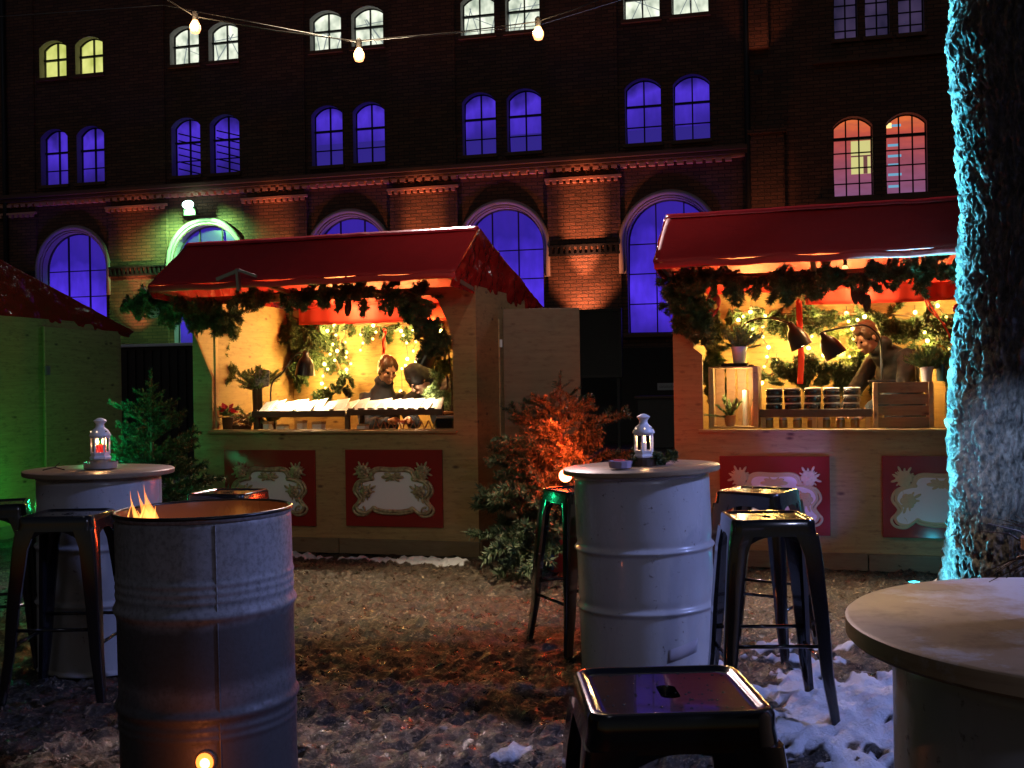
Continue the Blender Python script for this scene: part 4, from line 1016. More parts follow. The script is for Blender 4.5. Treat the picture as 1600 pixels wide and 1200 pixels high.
# ---- goods of the middle stall
t = T1('display_rack', 'long dark wooden rack across the middle stall counter with white packets on top', 'rack', 0, 0, 0)
m = MB(); m.box(.44, 1.25, .14, .16, 1.035, 1.085)
m.box(1.27, 2.06, .14, .16, 1.045, 1.09)
for x in (.46, .80, 1.12): m.box(x, x+.03, .138, .162, 1.086, 1.096)
for i in range(9): m.box(1.28+i*.083, 1.28+i*.083+.05, .138, .162, 1.091, 1.101)
m.build('front_rail', M_['darkwood'], t, bevel=.002)
for x in (.45, 1.24, 2.03):
    for y in (.165, .44):
        m = MB(); m.box(x, x+.035, y, y+.03, .915, 1.05); m.build('leg', M_['darkwood'], t)
m = MB(); m.box(.44, 2.06, .17, .47, 1.051, 1.063); m.build('shelf', M_['crate'], t)
nP = 17
for i in range(nP):
    x = .52+i*.091
    t = T1('paper_packet', 'flat white paper packet leaning in the row on the rack' , 'packet', x, .30+.01*math.sin(i*3), 1.066, .05*math.sin(i*2.1), 'white paper packets on the rack')
    Mx = Matrix.Rotation(-R(9+5*math.sin(i*1.7)), 4, 'Y') @ Matrix.Rotation(R(27+5*math.sin(i*2.9)), 4, 'X')
    m = MB(); m.box(-.060, .052, -.12, .10, .052+.004*(i % 2), .060+.004*(i % 2), Mx); m.build('packet', M_['paper'], t, bevel=.002)
    m = MB(); m.box(-.03, .02, -.05, .03, .0605+.004*(i % 2), .0625+.004*(i % 2), Mx); m.build('label_patch', M_['rim'], t)
bx = ['pale wooden box under the rack, leftmost', 'small pale block under the rack beside the leftmost box', 'tall pale block under the middle of the rack', 'pale block under the rack left of the centre leg', 'pale block under the rack right of the centre leg']
for i, (x, w, h) in enumerate(((.53, .05, .085), (.66, .07, .06), (.83, .05, .09), (.98, .08, .08), (1.36, .07, .06))):
    t = T1('pale_box', bx[i], 'box', x, .24, .915)
    m = MB(); m.box(-w/2, w/2, -.04, .04, 0, h*.75); m.build('body', M_['paper'], t, bevel=.003); m = MB(); m.box(-w/2-.003, w/2+.003, -.043, .043, h*.75+.001, h); m.build('lid', M_['wood_v'], t, bevel=.002)
t = T1('lattice_tray', 'orange brown lattice tray under the right half of the rack', 'tray', 1.72, .30, .915)
m = MB(); m.box(-.28, .28, -.06, .06, 0, .01); m.build('bottom', M_['crate'], t)
m = MB()
for i in range(9): m.beam((-.28+i*.062, -.055, .012), (-.25+i*.062, -.055, .085), .012, .006); m.beam((-.25+i*.062, -.05, .085), (-.22+i*.062, -.05, .012), .012, .006)
m.build('lattice', M_['terracotta'], t)
for i in range(8):
    t = T1('tealight', 'small white tea light on the counter edge under the rack', 'candle', 1.56+i*.055+.01*(i % 2), .19+.015*(i % 3), .915, 0, 'tea lights under the rack')
    m = MB(); m.lathe([(.017, 0), (.019, .016), (.016, .016), (.015, .012)], 12); m.build('cup', M_['steel'], t, smooth=True, angle=40); m = MB(); m.lathe([(.0148, .010), (.0148, .014)], 12); m.tube([(0, 0, .014), (0, 0, .02)], .001, 4); m.build('wax', M_['wax'], t)
t = T1('card_terminal', 'black boxy dispenser at the right end of the middle stall counter', 'dispenser', 2.10, .17, .915)
m = MB(); m.box(-.09, .06, -.06, .06, 0, .10); m.build('body', M_['black'], t, bevel=.012); m = MB(); m.box(-.085, .055, -.055, .055, .101, .125); m.build('lid', M_['steel'], t, bevel=.01)
t = T1('wicker_tray', 'twiggy wicker tray at the left end of the middle stall counter', 'basket', .30, .17, .915)
m = MB(); r2 = random.Random(4)
for i in range(46):
    a = r2.uniform(0, 6.28); x, y, z = r2.uniform(-.10, .10), r2.uniform(-.07, .07), r2.uniform(.05, .14); m.tube([(x-.07*math.cos(a), y-.05*math.sin(a), z), (x, y, z+.015), (x+.07*math.cos(a), y+.05*math.sin(a), z-.01)], .003, 4)
m.build('twigs', M_['crate'], t)
m = MB(); m.lathe([(.08, 0), (.11, .06), (.115, .06), (.085, .004)], 20); m.build('bowl', M_['darkwood'], t, smooth=True, angle=40)
t = T1('poinsettia', 'red poinsettia flower at the left post of the middle stall', 'plant', .27, .06, 1.10)
m = MB(); r2 = random.Random(9)
for i in range(22):
    a = i*2.4; l = r2.uniform(.05, .085); el = r2.uniform(-.3, .9); d = Vector((math.cos(a)*math.cos(el), math.sin(a)*math.cos(el)-.25, math.sin(el))).normalized(); s = d.orthogonal().normalized()
    p = d*.01; m.add([p, p+d*l*.5+s*l*.24, p+d*l, p+d*l*.5-s*l*.24], [(0, 1, 2, 3)])
m.build('bracts', M_['poinsettia'], t, solid=.001)
bush(t, 'leaves', (0, .02, -.04), 6, .08, 61, 'leaf', up=.2, nl=.03, w=.006)
m = MB(); m.lathe([(.035, -.185), (.045, -.06), (.047, -.06), (.035, -.07)], 14); m.build('pot', M_['darkwood'], t, smooth=True)
potted('potted_fir', 'dark vase of fir twigs behind the poinsettia in the middle stall', L1(.33, .42, .915), .042, .42, M_['darkwood'], 46, .21, 62, 'leaf', -A1, up=.75, nl=.026)
x, z = lp(S1, A1, 406, 592, .36)
t = T1('grey_picture', 'small grey mottled picture leaning beside the dark vase', 'picture', x, .36, .915)
m = MB(); m.box(-.065, .065, -.005, .005, z-.915-.06, z-.915+.075, Matrix.Rotation(.05, 4, 'Y')); gp = mat('mottled_grey', rough=.8); k = N(gp); k.col(k.ramp(k.noise(k.coord(), 60, 4), (.35, (.12, .12, .13)), (.65, (.60, .58, .56)))); m.build('board', gp, t, bevel=.002)
m = MB(); m.beam((0, .01, z-.98), (0, .05, 0), .02, .006); m.box(-.02, .02, -.004, .004, 0, z-.976); m.build('stand', M_['darkwood'], t)
for i, (px, w) in enumerate(((388, 'near the wicker tray'), (422, 'at the foot of the left desk lamp'))):
    x, z = lp(S1, A1, px, 640, .27); t = T1('leafy_sprig', 'pale green leafy sprig '+w, 'plant', x, .27, .92)
    m = MB(); m.lathe([(.02, 0), (.028, .07), (.03, .07), (.024, .06)], 12); m.build('cup', M_['terracotta'], t, smooth=True); bush(t, 'foliage', (0, 0, .06), 14, .13, 70+i, 'leaf', up=.5, nl=.025, w=.005)

# ---- goods of the right stall
def crate(T_, label, x0, x1, y0, y1, z0, z1, slats, upright=False, m_='crate'):
    t = T_('wooden_crate', label, 'crate', (x0+x1)/2, y0, z0); w = (x1-x0)/2; h = z1-z0; D = y1-y0
    m = MB()
    if upright:
        m.box(-w, -w+.012, 0, D, 0, h); m.box(w-.012, w, 0, D, 0, h); m.box(-w+.012, w-.012, 0, D, 0, .012); m.box(-w+.012, w-.012, 0, D, h-.012, h)
        m.build('frame', M_['wood_v'], t, bevel=.002)
        m = MB()
        for i in range(4): m.box(-w+.016+i*(2*w-.03)/4, -w+.016+(i+.8)*(2*w-.03)/4, D-.01, D-.001, .013, h-.013)
        m.build('back_slats', M_[m_], t)
        m = MB(); m.box(-w+.013, -w+.035, .002, .022, .013, h-.013); m.build('corner_batten', M_['wood_v'], t); m = MB(); m.box(w-.035, w-.013, .002, .022, .013, h-.013); m.build('corner_batten', M_['wood_v'], t)
    else:
        m.box(-w, -w+.03, .002, .03, 0, h); m.box(w-.03, w, .002, .03, 0, h); m.box(-w, -w+.03, D-.03, D, 0, h); m.box(w-.03, w, D-.03, D, 0, h); m.build('corner_posts', M_['wood_v'], t, bevel=.002)
        m = MB(); n_ = slats; g_ = h/n_
        for i in range(n_): m.box(-w+.005, w-.005, .031, .042, i*g_+.006, (i+1)*g_-.006)
        m.build('front_slats', M_[m_], t)
        m = MB()
        for i in range(n_): m.box(-w+.001, -w+.012, .045, D-.032, i*g_+.006, (i+1)*g_-.006); m.box(w-.012, w-.001, .045, D-.032, i*g_+.006, (i+1)*g_-.006)
        m.build('side_slats', M_[m_], t)
        m = MB(); m.box(-w+.002, w-.002, .045, D-.032, h-.010, h-.001); m.box(-w+.002, w-.002, .045, D-.032, .001, .010); m.build('board', M_[m_], t)
    return t
crate(T2, 'upright open crate with a lit plant inside at the left of the right stall', .225, .565, .12, .42, .936, 1.368, 4, True)
light('POINT', 'crate_lamp_light', L2(.43, .2, 1.27), 5, (1, .72, .34), size=.02)
potted('potted_plant', 'small plant in a ribbed pot inside the upright crate', L2(.36, .20, .95), .04, .075, M_['terracotta'], 18, .17, 81, 'leaf', up=.9, nl=.018)
t = T2('white_candle', 'tall pale pillar candle inside the upright crate', 'candle', .465, .26, .95); m = MB(); m.lathe([(.022, 0), (.022, .25)], 16); m.build('wax', M_['wax'], t, smooth=True, angle=40); m = MB(); m.tube([(0, 0, .25), (0, 0, .262)], .0015, 4); m.build('wick', M_['dark'], t)
t = T2('amber_bottle', 'small terracotta coloured bottle in the right corner of the upright crate', 'bottle', .525, .2, .95); m = MB(); m.lathe([(.02, 0), (.02, .12), (.008, .15), (.008, .17)], 14); m.build('body', M_['terracotta'], t, smooth=True, angle=40); m = MB(); m.lathe([(.009, .171), (.009, .19)], 10); m.build('cap', M_['darkwood'], t)
t = T2('black_tray', 'flat black lamp foot tray lying on the upright crate', 'tray', .40, .20, 1.369); m = MB(); m.box(-.09, .09, -.05, .05, 0, .018); m.build('body', M_['blackmetal'], t, bevel=.004)
m = MB(); m.box(-.095, .095, -.055, .055, .0185, .022); m.build('rim', M_['blackmetal'], t)
potted('potted_rosemary', 'bushy rosemary in a white pot on top of the upright crate', L2(.43, .22, 1.392), .055, .115, M_['pot'], 40, .17, 82, 'leaf', up=1.0, nl=.02)
t = T2('display_tray', 'long dark wooden tray carrying the dark jars in the right stall', 'tray', .94, .16, .936)
m = MB(); m.box(-.37, .37, 0, .02, .075, .13); m.build('front_board', M_['darkwood'], t, bevel=.002); m = MB(); m.box(-.37, .37, .021, .26, .11, .122); m.build('shelf', M_['crate'], t)
for x in (-.36, -.02, .02, .33):
    m = MB(); m.box(x, x+.03, .002, .03, 0, .074); m.build('leg', M_['wood_v'], t)
j0 = None
for i in range(5):
    for k in range(3):
        x = .66+i*.13+.004*math.sin(i*3+k); y = .26
        lab = ('leftmost', 'second', 'middle', 'fourth', 'rightmost')[i]+' stack of dark jars in the right stall, '+('bottom', 'centre', 'top')[k]+' jar'
        loc = L2(x, y, 1.059+k*.051)
        if j0 is None:
            j0 = thing('dark_jar', lab, 'jar', loc, -A2, 'dark jars stacked on the tray'); m = MB(); m.lathe([(.050, 0), (.057, .006), (.057, .034), (.050, .040)], 22); m.build('body', M_['jar'], j0, smooth=True, angle=50)
            m = MB(); m.lathe([(.053, .0405), (.055, .042), (.055, .049), (.050, .050)], 22); m.build('lid', M_['rim'], j0, smooth=True, angle=50)
        else: dup(j0, loc, -A2, lab)
g0 = None
for i in range(7):
    lab = 'small glass jar under the tray, number '+('one', 'two', 'three', 'four', 'five', 'six', 'seven')[i]+' from the left'
    loc = L2(.63+i*.095, .21, .936)
    if g0 is None:
        g0 = thing('glass_jar', lab, 'jar', loc, -A2, 'small glass jars under the tray'); m = MB(); m.lathe([(.028, 0), (.03, .05), (.024, .056)], 14); m.build('body', mat('amber_glass', (.30, .16, .05), .1), g0, smooth=True, angle=50); m = MB(); m.lathe([(.027, .0565), (.027, .07)], 14); m.build('lid', M_['steel'], g0, smooth=True, angle=40)
    else: dup(g0, loc, -A2, lab)
crate(T2, 'big slatted crate lying on its side at the right of the right stall counter', 1.32, 1.70, .14, .45, .936, 1.242, 4, False)
potted('potted_thyme', 'spiky herb in a cream pot on the big slatted crate', L2(1.665, .26, 1.243), .042, .10, M_['pot'], 34, .17, 83, 'leaf', up=.9, nl=.02)
potted('potted_yellow_flower', 'yellow flowering plant in a dark green pot beside the cream pot', L2(1.77, .36, 1.243), .045, .12, mat('green_pot', (.02, .06, .05), .3), 26, .15, 84, 'leaf', up=.8, nl=.025)
t = T2('yellow_flower', 'cluster of yellow blooms above the dark green pot', 'flower', 1.79, .32, 1.36)
m = MB(); r2 = random.Random(5)
for i in range(26):
    a = i*2.4; o = Vector((r2.uniform(-.08, .1), r2.uniform(-.04, .04), r2.uniform(0, .16))); d = Vector((math.cos(a), -.4, math.sin(a))).normalized(); s = d.orthogonal().normalized(); l = .03
    m.add([o, o+d*l*.5+s*l*.3, o+d*l, o+d*l*.5-s*l*.3], [(0, 1, 2, 3)])
m.build('petals', M_['yellowleaf'], t, solid=.001); m = MB()
for i in range(5): m.tube([(0, 0, -.03), (-.06+i*.03, 0, .10)], .002, 4)
m.build('stems', M_['leaf'], t)
t = T2('paper_bag', 'brown paper bag with yellow bow at the right end of the counter', 'bag', 1.86, .24, .936)
m = MB(); m.box(-.08, .08, -.04, .04, 0, .24); m.build('bag', mat('kraft_paper', (.42, .28, .15), .85), t, bevel=.006)
m = MB()
for s in (-1, 1): m.ball((s*.035, -.045, .26), .035, 8, 5, (1, .3, .6), Matrix.Rotation(s*.6, 4, 'Y'))
m.build('bow', M_['yellowleaf'], t, smooth=True)
t = T2('white_box', 'white box beside the paper bag near the tree trunk', 'box', 1.98, .16, .936); m = MB(); m.box(-.05, .12, -.04, .08, 0, .10); m.build('body', M_['paper'], t, bevel=.004); m = MB(); m.box(-.055, .125, -.045, .085, .101, .115); m.build('lid', M_['paper'], t)

# ---- people
def person(label, loc, rz, J, jm, hm, trm, hood=False, bun=False, hat=False, sc_=.9):
    """J: joints in local coords; body is fused into one surface by a voxel remesh"""
    t = thing('person', label, 'person', loc, rz)
    hd = Vector(J['head']); yaw, pitch = J['look']
    Rm = Matrix.Rotation(yaw, 4, 'Z') @ Matrix.Rotation(pitch, 4, 'X')     # face looks to local -y
    HM = Matrix.Translation(hd) @ Rm @ Matrix.Scale(sc_, 4)
    b = MB()
    def hb(c, r, sq=(1, 1, 1), n=14, m=9): b.ball(HM @ Vector(c), r*sc_, n, m, sq, Rm)
    hb((0, .012, .025), .095, (.80, 1.0, 1.02)); hb((0, -.028, -.045), .068, (.88, .85, 1.05)); hb((0, -.062, -.092), .026, (1.1, .9, .8))
    b.tube([HM @ Vector(p) for p in ((0, -.088, .018), (0, -.108, -.022), (0, -.100, -.036))], [.009*sc_, .015*sc_, .012*sc_], 8)
    for s in (-1, 1):
        hb((s*.033, -.082, .030), .018, (1.3, .7, .5), 8, 6); hb((s*.040, -.068, -.022), .026, (1, .8, .8), 8, 6); hb((s*.078, .012, -.005), .022, (.4, .8, 1.3), 8, 6)
    hb((0, -.094, -.060), .017, (1.5, .7, .35), 8, 6); hb((0, -.092, -.070), .016, (1.3, .7, .4), 8, 6)
    ch = Vector(J['chest']); pe = Vector(J['pelvis']); nk = HM @ Vector((0, .03, -.10))
    b.tube([HM @ Vector((0, .02, -.05)), nk, nk.lerp(ch, .45)], [.050, .050, .062], 12)
    b.tube([nk.lerp(ch, .4), ch, ch.lerp(pe, .55), pe], [.06, .095, .09, .10], 14)
    for s in ('L', 'R'):
        sh, el, ha = (Vector(J[k+s]) for k in ('sh', 'el', 'ha'))
        b.tube([ch.lerp(sh, .35), sh, sh.lerp(el, .5), el, el.lerp(ha, .5), ha], [.06, .052, .042, .036, .034, .024], 10)
        d = (ha-el).normalized(); side = d.cross(Vector((0, 0, 1))).normalized(); up = side.cross(d)
        b.tube([ha, ha+d*.04, ha+d*.07], [.026, .034, .030], 8)
        for q in range(4):
            o = ha+d*.07+side*((q-1.5)*.017); l = (.062, .07, .066, .052)[q]
            b.tube([o, o+d*l*.45-up*.008, o+d*l*.8-up*.026, o+d*l*.9-up*.042], [.0085, .0082, .0075, .006], 6)
        k_ = 1 if s == 'L' else -1
        b.tube([ha+d*.02+side*.026*k_, ha+d*.045+side*.048*k_-up*.008, ha+d*.07+side*.052*k_-up*.02], [.011, .0095, .007], 6)
        hp = pe+Vector((.085 if s == 'L' else -.085, 0, -.04)); kn = hp+Vector((0, -.05, -.36*sc_*.85)); fo = Vector((kn.x, kn.y+.05, J['floor']+.05))
        b.tube([hp, hp.lerp(kn, .5), kn, kn.lerp(fo, .4), fo], [.085, .07, .052, .05, .036], 10)
        b.tube([fo, fo+Vector((0, -.10, -.02)), fo+Vector((0, -.16, -.03))], [.036, .034, .02], 8)
    bo = b.build('body', M_['skin'], t, smooth=True)
    r_ = bo.modifiers.new('r', 'REMESH'); r_.mode = 'VOXEL'; r_.voxel_size = .006; r_.use_smooth_shade = True
    s_ = bo.modifiers.new('s', 'SMOOTH'); s_.iterations = 2; s_.factor = .5
    e = MB()
    for s in (-1, 1):
        e = MB(); e.ball(HM @ Vector((s*.032, -.083, .010)), .011*sc_, 8, 6); e.build('eye', M_['eyes'], t, smooth=True)
    h = MB(); h.ball(HM @ Vector((0, .026, .042)), .103*sc_, 18, 12, (.86, .98, .98), Rm); h.ball(HM @ Vector((0, .055, -.02)), .085*sc_, 14, 8, (.9, .75, 1.0), Rm)
    if not bun: h.ball(HM @ Vector((0, -.045, .088)), .045*sc_, 12, 8, (1.35, .7, .5), Rm)
    for s in (-1, 1): h.ball(HM @ Vector((s*.066, -.02, .045)), .045*sc_, 10, 8, (.5, .9, 1.1), Rm)
    if bun: h.ball(HM @ Vector((0, .11, .075)), .042*sc_, 12, 8)
    ho = h.build('hair', M_[hm] if not hat else M_['jacket3'], t, smooth=True)
    r_ = ho.modifiers.new('r', 'REMESH'); r_.mode = 'VOXEL'; r_.voxel_size = .006; r_.use_smooth_shade = True
    dt = bpy.data.textures.new('strands', 'CLOUDS'); dt.noise_scale = .02
    d_ = ho.modifiers.new('d', 'DISPLACE'); d_.texture = dt; d_.strength = .010
    j = MB(); bt = pe+Vector((0, 0, -.12))
    up_ = ch+Vector((0, 0, .06))
    j.tube([nk.lerp(ch, .15), up_.lerp(nk, .3), ch, ch.lerp(pe, .5), pe, bt], [.072, .115, .158, .150, .158, .160], 18)
    for s in ('L', 'R'):
        sh, el, ha = (Vector(J[k+s]) for k in ('sh', 'el', 'ha'))
        j.tube([ch.lerp(sh, .3), sh, sh.lerp(el, .5), el, el.lerp(ha, .5), ha-(ha-el).normalized()*.02], [.10, .080, .066, .058, .052, .040], 12)
    if hood:
        hbk = HM @ Vector((0, .085, -.115))
        j.ball(hbk, .085, 12, 8, (1.25, .8, .8), Rm); j.tube([HM @ Vector((x*.085, -.02+.05*abs(x), -.125)) for x in (-1, -.5, 0, .5, 1)], .03, 8)
    else: j.tube([HM @ Vector((.075*math.cos(a*.7), .02+.075*math.sin(a*.7), -.12)) for a in range(9)], .024, 8)
    if hat: j.ball(HM @ Vector((0, .03, .045)), .118*sc_, 16, 10, (.92, 1, 1), Rm)
    jo = j.build('jacket', M_[jm], t, smooth=True)
    r_ = jo.modifiers.new('r', 'REMESH'); r_.mode = 'VOXEL'; r_.voxel_size = .011; r_.use_smooth_shade = True
    s_ = jo.modifiers.new('s', 'SMOOTH'); s_.iterations = 4; s_.factor = .5
    dt = bpy.data.textures.new('folds', 'CLOUDS'); dt.noise_scale = .09
    d_ = jo.modifiers.new('d', 'DISPLACE'); d_.texture = dt; d_.strength = .035; d_.mid_level = .5
    p = MB()
    for s in (-1, 1):
        hp = pe+Vector((s*.085, 0, -.06)); kn = hp+Vector((0, -.05, -.36*sc_*.85)); fo = Vector((kn.x, kn.y+.05, J['floor']+.06))
        p.tube([pe+Vector((s*.04, 0, .02)), hp, hp.lerp(kn, .5), kn, fo], [.12, .105, .09, .072, .058], 12)
    po = p.build('trousers', M_['trousers'], t, smooth=True); r_ = po.modifiers.new('r', 'REMESH'); r_.mode = 'VOXEL'; r_.voxel_size = .012; r_.use_smooth_shade = True
    return t
# seller with tied up hair, turned to the right and looking down
x, z = lp(S1, A1, 603, 579, .95)
person('person with tied up brown hair and charcoal jacket looking down behind the packets', L1(x, .95, 0), -A1+R(38),
    dict(head=(0, -.06, z), look=(R(8), R(26)), chest=(-.03, .05, z-.33), pelvis=(-.04, .12, .72), shL=(.15, .04, z-.25), shR=(-.17, .06, z-.25), elL=(.20, -.14, z-.45), elR=(-.22, -.10, z-.45), haL=(.10, -.34, z-.42), haR=(-.06, -.36, z-.42), floor=.12),
    'jacket', 'hair', 'trousers', bun=True)
x, z = lp(S1, A1, 668, 592, .80)
person('person in dark hooded jacket bending low behind the right desk lamp', L1(x+.05, .88, 0), -A1-R(35),
    dict(head=(0, -.18, z-.01), look=(R(-10), R(50)), chest=(0, .06, z-.14), pelvis=(0, .24, .70), shL=(.17, .03, z-.06), shR=(-.17, .03, z-.06), elL=(.24, -.16, z-.20), elR=(-.22, -.17, z-.22), haL=(.10, -.36, z-.20), haR=(-.08, -.37, z-.20), floor=.12),
    'jacket3', 'hair', 'trousers', hood=True, hat=True)
x, z = lp(S2, A2, 1378, 528, .95)
person('person with short brown hair in olive grey hooded jacket leaning over the right stall counter', L2(x, .95, 0), -A2-R(52),
    dict(head=(0, -.14, z), look=(R(0), R(34)), chest=(.0, .13, z-.24), pelvis=(0, .26, .75), shL=(.17, .10, z-.15), shR=(-.18, .09, z-.15), elL=(.24, -.02, z-.36), elR=(-.24, -.06, z-.38), haL=(.10, -.24, z-.54), haR=(-.12, -.26, z-.54), floor=.12),
    'jacket2', 'hair2', 'trousers', hood=True)

# ------------------------------------------------------------------ drums and tables
def drum(name, label, cat, loc, m_, ribs, open_top=False, r=.2925, h=.88, tilt=(0, 0), inner_r=None):
    t = thing(name, label, cat, loc); t.rotation_euler = (R(tilt[0]), R(tilt[1]), 0)
    prof = [(r-.012, 0), (r+.004, .004), (r+.006, .014), (r, .022)]
    zs = np.arange(.03, h-.03, .004)
    for z in zs:
        o = 0
        for (c, w, a) in ribs: o += a*math.exp(-((z-c)/w)**2)
        prof.append((r+o, float(z)))
    prof += [(r, h-.025), (r-.004, h-.016), (r+.003, h-.012), (r+.005, h-.004), (r+.002, h)]
    if open_top: prof += [(r-.006, h), (r-.008, h-.012), (r-.010, h-.03)]+[(r-.010, h-.03-.08*i) for i in range(1, 10)]+[(.02, .08)]
    m = MB(); m.lathe(prof, 96, cap1=not open_top); 
    return t, m
RB = [(.315, .011, .012), (.335, .020, -.003), (.565, .011, .012), (.585, .02, -.003)]
t, m = drum('drum_table', 'white oil drum table with lantern and ashtray in the centre of the yard', 'table', (.58, 4.74, 0), 'drum', RB, tilt=(0, -1.6)); m.build('drum', M_['drum'], t, smooth=True, angle=50)
m = MB(); m.lathe([(.001, .882), (.337, .882), (.340, .886), (.340, .902), (.335, .905), (.001, .905)], 96, cap0=False, cap1=False); m.build('table_top', M_['tabletop'], t, smooth=True, angle=40)
m = MB(); m.grid(lambda u, v: ((.2936)*math.sin(.14+.48*u+.03*v), -(.2936)*math.cos(.14+.48*u+.03*v), .115+.055*v+.03*u), 12, 3); m.build('sticker', mat('grey_sticker', (.36, .33, .37), .85), t, smooth=True, solid=.0004)
t, m = drum('drum_table', 'white oil drum table with lantern behind the burning barrel', 'table', (-1.935, 5.07, 0), 'drum', RB, tilt=(0, .5)); t.scale = (.94, .94, 1); m.build('drum', M_['drum'], t, smooth=True, angle=50)
m = MB(); m.lathe([(.001, .882), (.352, .882), (.355, .886), (.355, .902), (.350, .905), (.001, .905)], 96, cap0=False, cap1=False); m.build('table_top', M_['tabletop'], t, smooth=True, angle=40)
t, m = drum('drum_table', 'large drum table cut by the right edge of the photo, pot of twigs on it', 'table', (.825, 1.50, 0), 'drum', [(.30, .011, .010), (.60, .011, 0)], h=.895, r=.290); m.build('drum', M_['drum'], t, smooth=True, angle=50)
m = MB(); m.lathe([(.001, .897), (.350, .897), (.355, .902), (.355, .924), (.350, .928), (.001, .928)], 128, cap0=False, cap1=False); m.build('table_top', M_['tabletop'], t, smooth=True, angle=40)
# frost on the near table
fm_ = wood_mat('frosted_table_board', (.50, .36, .22), (.30, .20, .12), rough=.5); k = N(fm_)
old = k.b.inputs['Base Color'].links[0].from_socket
sx_ = k.sep(k.coord()); wet = k.math('ADD', k.noise(k.coord((1, 1, 1)), 6, 6, .7), k.math('MULTIPLY', sx_[0], .9))
k.col(k.mix(k.ramp(wet, (.34, (0, 0, 0)), (.50, (.8, .8, .8))), old, (.62, .66, .78)))
t.children[1].data.materials[0] = fm_
t = thing('twig_pot', 'terracotta pot of dark twigs on the near right table', 'plant', (.775, 1.50, .929))
m = MB(); m.lathe([(.050, 0), (.066, .10), (.070, .10), (.070, .115), (.062, .115), (.058, .09)], 28, cap1=False); m.lathe([(.06, .095), (.001, .095)], 28, cap0=False, cap1=False); m.build('pot', M_['terracotta'], t, smooth=True, angle=40)
m = MB(); r2 = random.Random(8)
for i in range(150):
    a = r2.uniform(0, 6.28); l = r2.uniform(.05, .12); e_ = r2.uniform(-.5, .9)
    p0 = Vector((r2.uniform(-.04, .04), r2.uniform(-.04, .04), .09)); d = Vector((math.cos(a)*math.cos(e_), math.sin(a)*math.cos(e_), math.sin(e_)))
    m.tube([p0, p0+d*l*.5+Vector((0, 0, .012)), p0+d*l], [.0016, .0012, .0005], 4)
m.build('twigs', M_['darkwood'], t)
# burning barrel
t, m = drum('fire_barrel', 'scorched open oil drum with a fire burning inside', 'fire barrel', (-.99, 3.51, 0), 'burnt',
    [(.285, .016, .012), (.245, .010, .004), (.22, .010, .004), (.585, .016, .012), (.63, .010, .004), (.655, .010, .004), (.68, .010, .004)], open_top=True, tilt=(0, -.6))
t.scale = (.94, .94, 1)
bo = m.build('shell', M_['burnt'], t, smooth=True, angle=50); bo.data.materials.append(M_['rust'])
for p in bo.data.polygons:
    c = p.center; n3 = p.normal
    if c.x*n3.x+c.y*n3.y < -.02 and math.hypot(c.x, c.y) < .29: p.material_index = 1
m = MB(); m.tube([(.2935*math.cos(a*math.pi/40), .2935*math.sin(a*math.pi/40), .881) for a in range(80)], .0065, 8, closed=True); m.build('rim', mat('burnt_rim', (.02, .017, .016), .3, .5), t, smooth=True)
m = MB(); m.tube([(.11, -.272, .03), (.11, -.2725, .30), (.11, -.272, .86)], .0035, 6); m.build('seam', M_['burnt'], t)
m = MB(); m.tube([(.065+.030*math.cos(a*.3142), -.287, .160+.030*math.sin(a*.3142)) for a in range(20)], .005, 6, closed=True); ho = m.build('draught_hole', M_['burnt'], t, smooth=True)
m = MB(); m.lathe([(.001, 0), (.028, 0)], 20, Matrix.Translation((.065, -.2965, .160)) @ Matrix.Rotation(R(90), 4, 'X'), cap0=False, cap1=False); m.build('glow', M_['ember'], ho)
m = MB(); m.ball((.066, -.298, .157), .016, 10, 6, (1, .3, 1)); m.build('hot_coal', mat('hot_coal', (1, .5, .2), .5, emit=(1, .45, .12), es=9), ho, smooth=True)
light('POINT', 'ember_light', (-.925, 3.12, .16), .5, (1, .22, .05), size=.02)
m = MB(); r2 = random.Random(2)
for i in range(26):
    a = r2.uniform(0, 6.28); rr = r2.uniform(0, .22); m.ball((rr*math.cos(a), rr*math.sin(a), .52+r2.uniform(0, .06)), r2.uniform(.03, .06), 7, 5, (1.5, .7, .6), Matrix.Rotation(a, 4, 'Z'))
m.build('charred_logs', M_['darkwood'], t, smooth=False)
fm = mat('flame', (0, 0, 0), .5); k = N(fm); k.b.inputs['Specular IOR Level'].default_value = 0
s = k.sep(k.coord()); tt = k.math('DIVIDE', k.math('SUBTRACT', s[2], .62), .36)
ns = k.noise(k.coord((3, 3, 1)), 12, 3); tn = k.math('ADD', tt, k.math('MULTIPLY', k.math('SUBTRACT', ns, .5), .5))
k.link(k.ramp(tn, (.0, (1, .62, .25)), (.5, (1, .42, .08)), (1, (.9, .16, .02))), k.b.inputs['Emission Color']); k.b.inputs['Emission Strength'].default_value = 3.6
lw = k.new('ShaderNodeLayerWeight'); lw.inputs[0].default_value = .35
al = k.math('MULTIPLY', k.math('SUBTRACT', 1, k.math('MULTIPLY', lw.outputs['Facing'], 1.2)), .62); al2 = k.math('MULTIPLY', al, k.ramp(tn, (.55, (1, 1, 1)), (1.05, (.12,)*3)))
k.link(al2, k.b.inputs['Alpha'])
t2 = thing('fire', 'orange flames rising at the left inside the burning barrel', 'fire', (-1.175, 3.47, 0))
rf = random.Random(12)
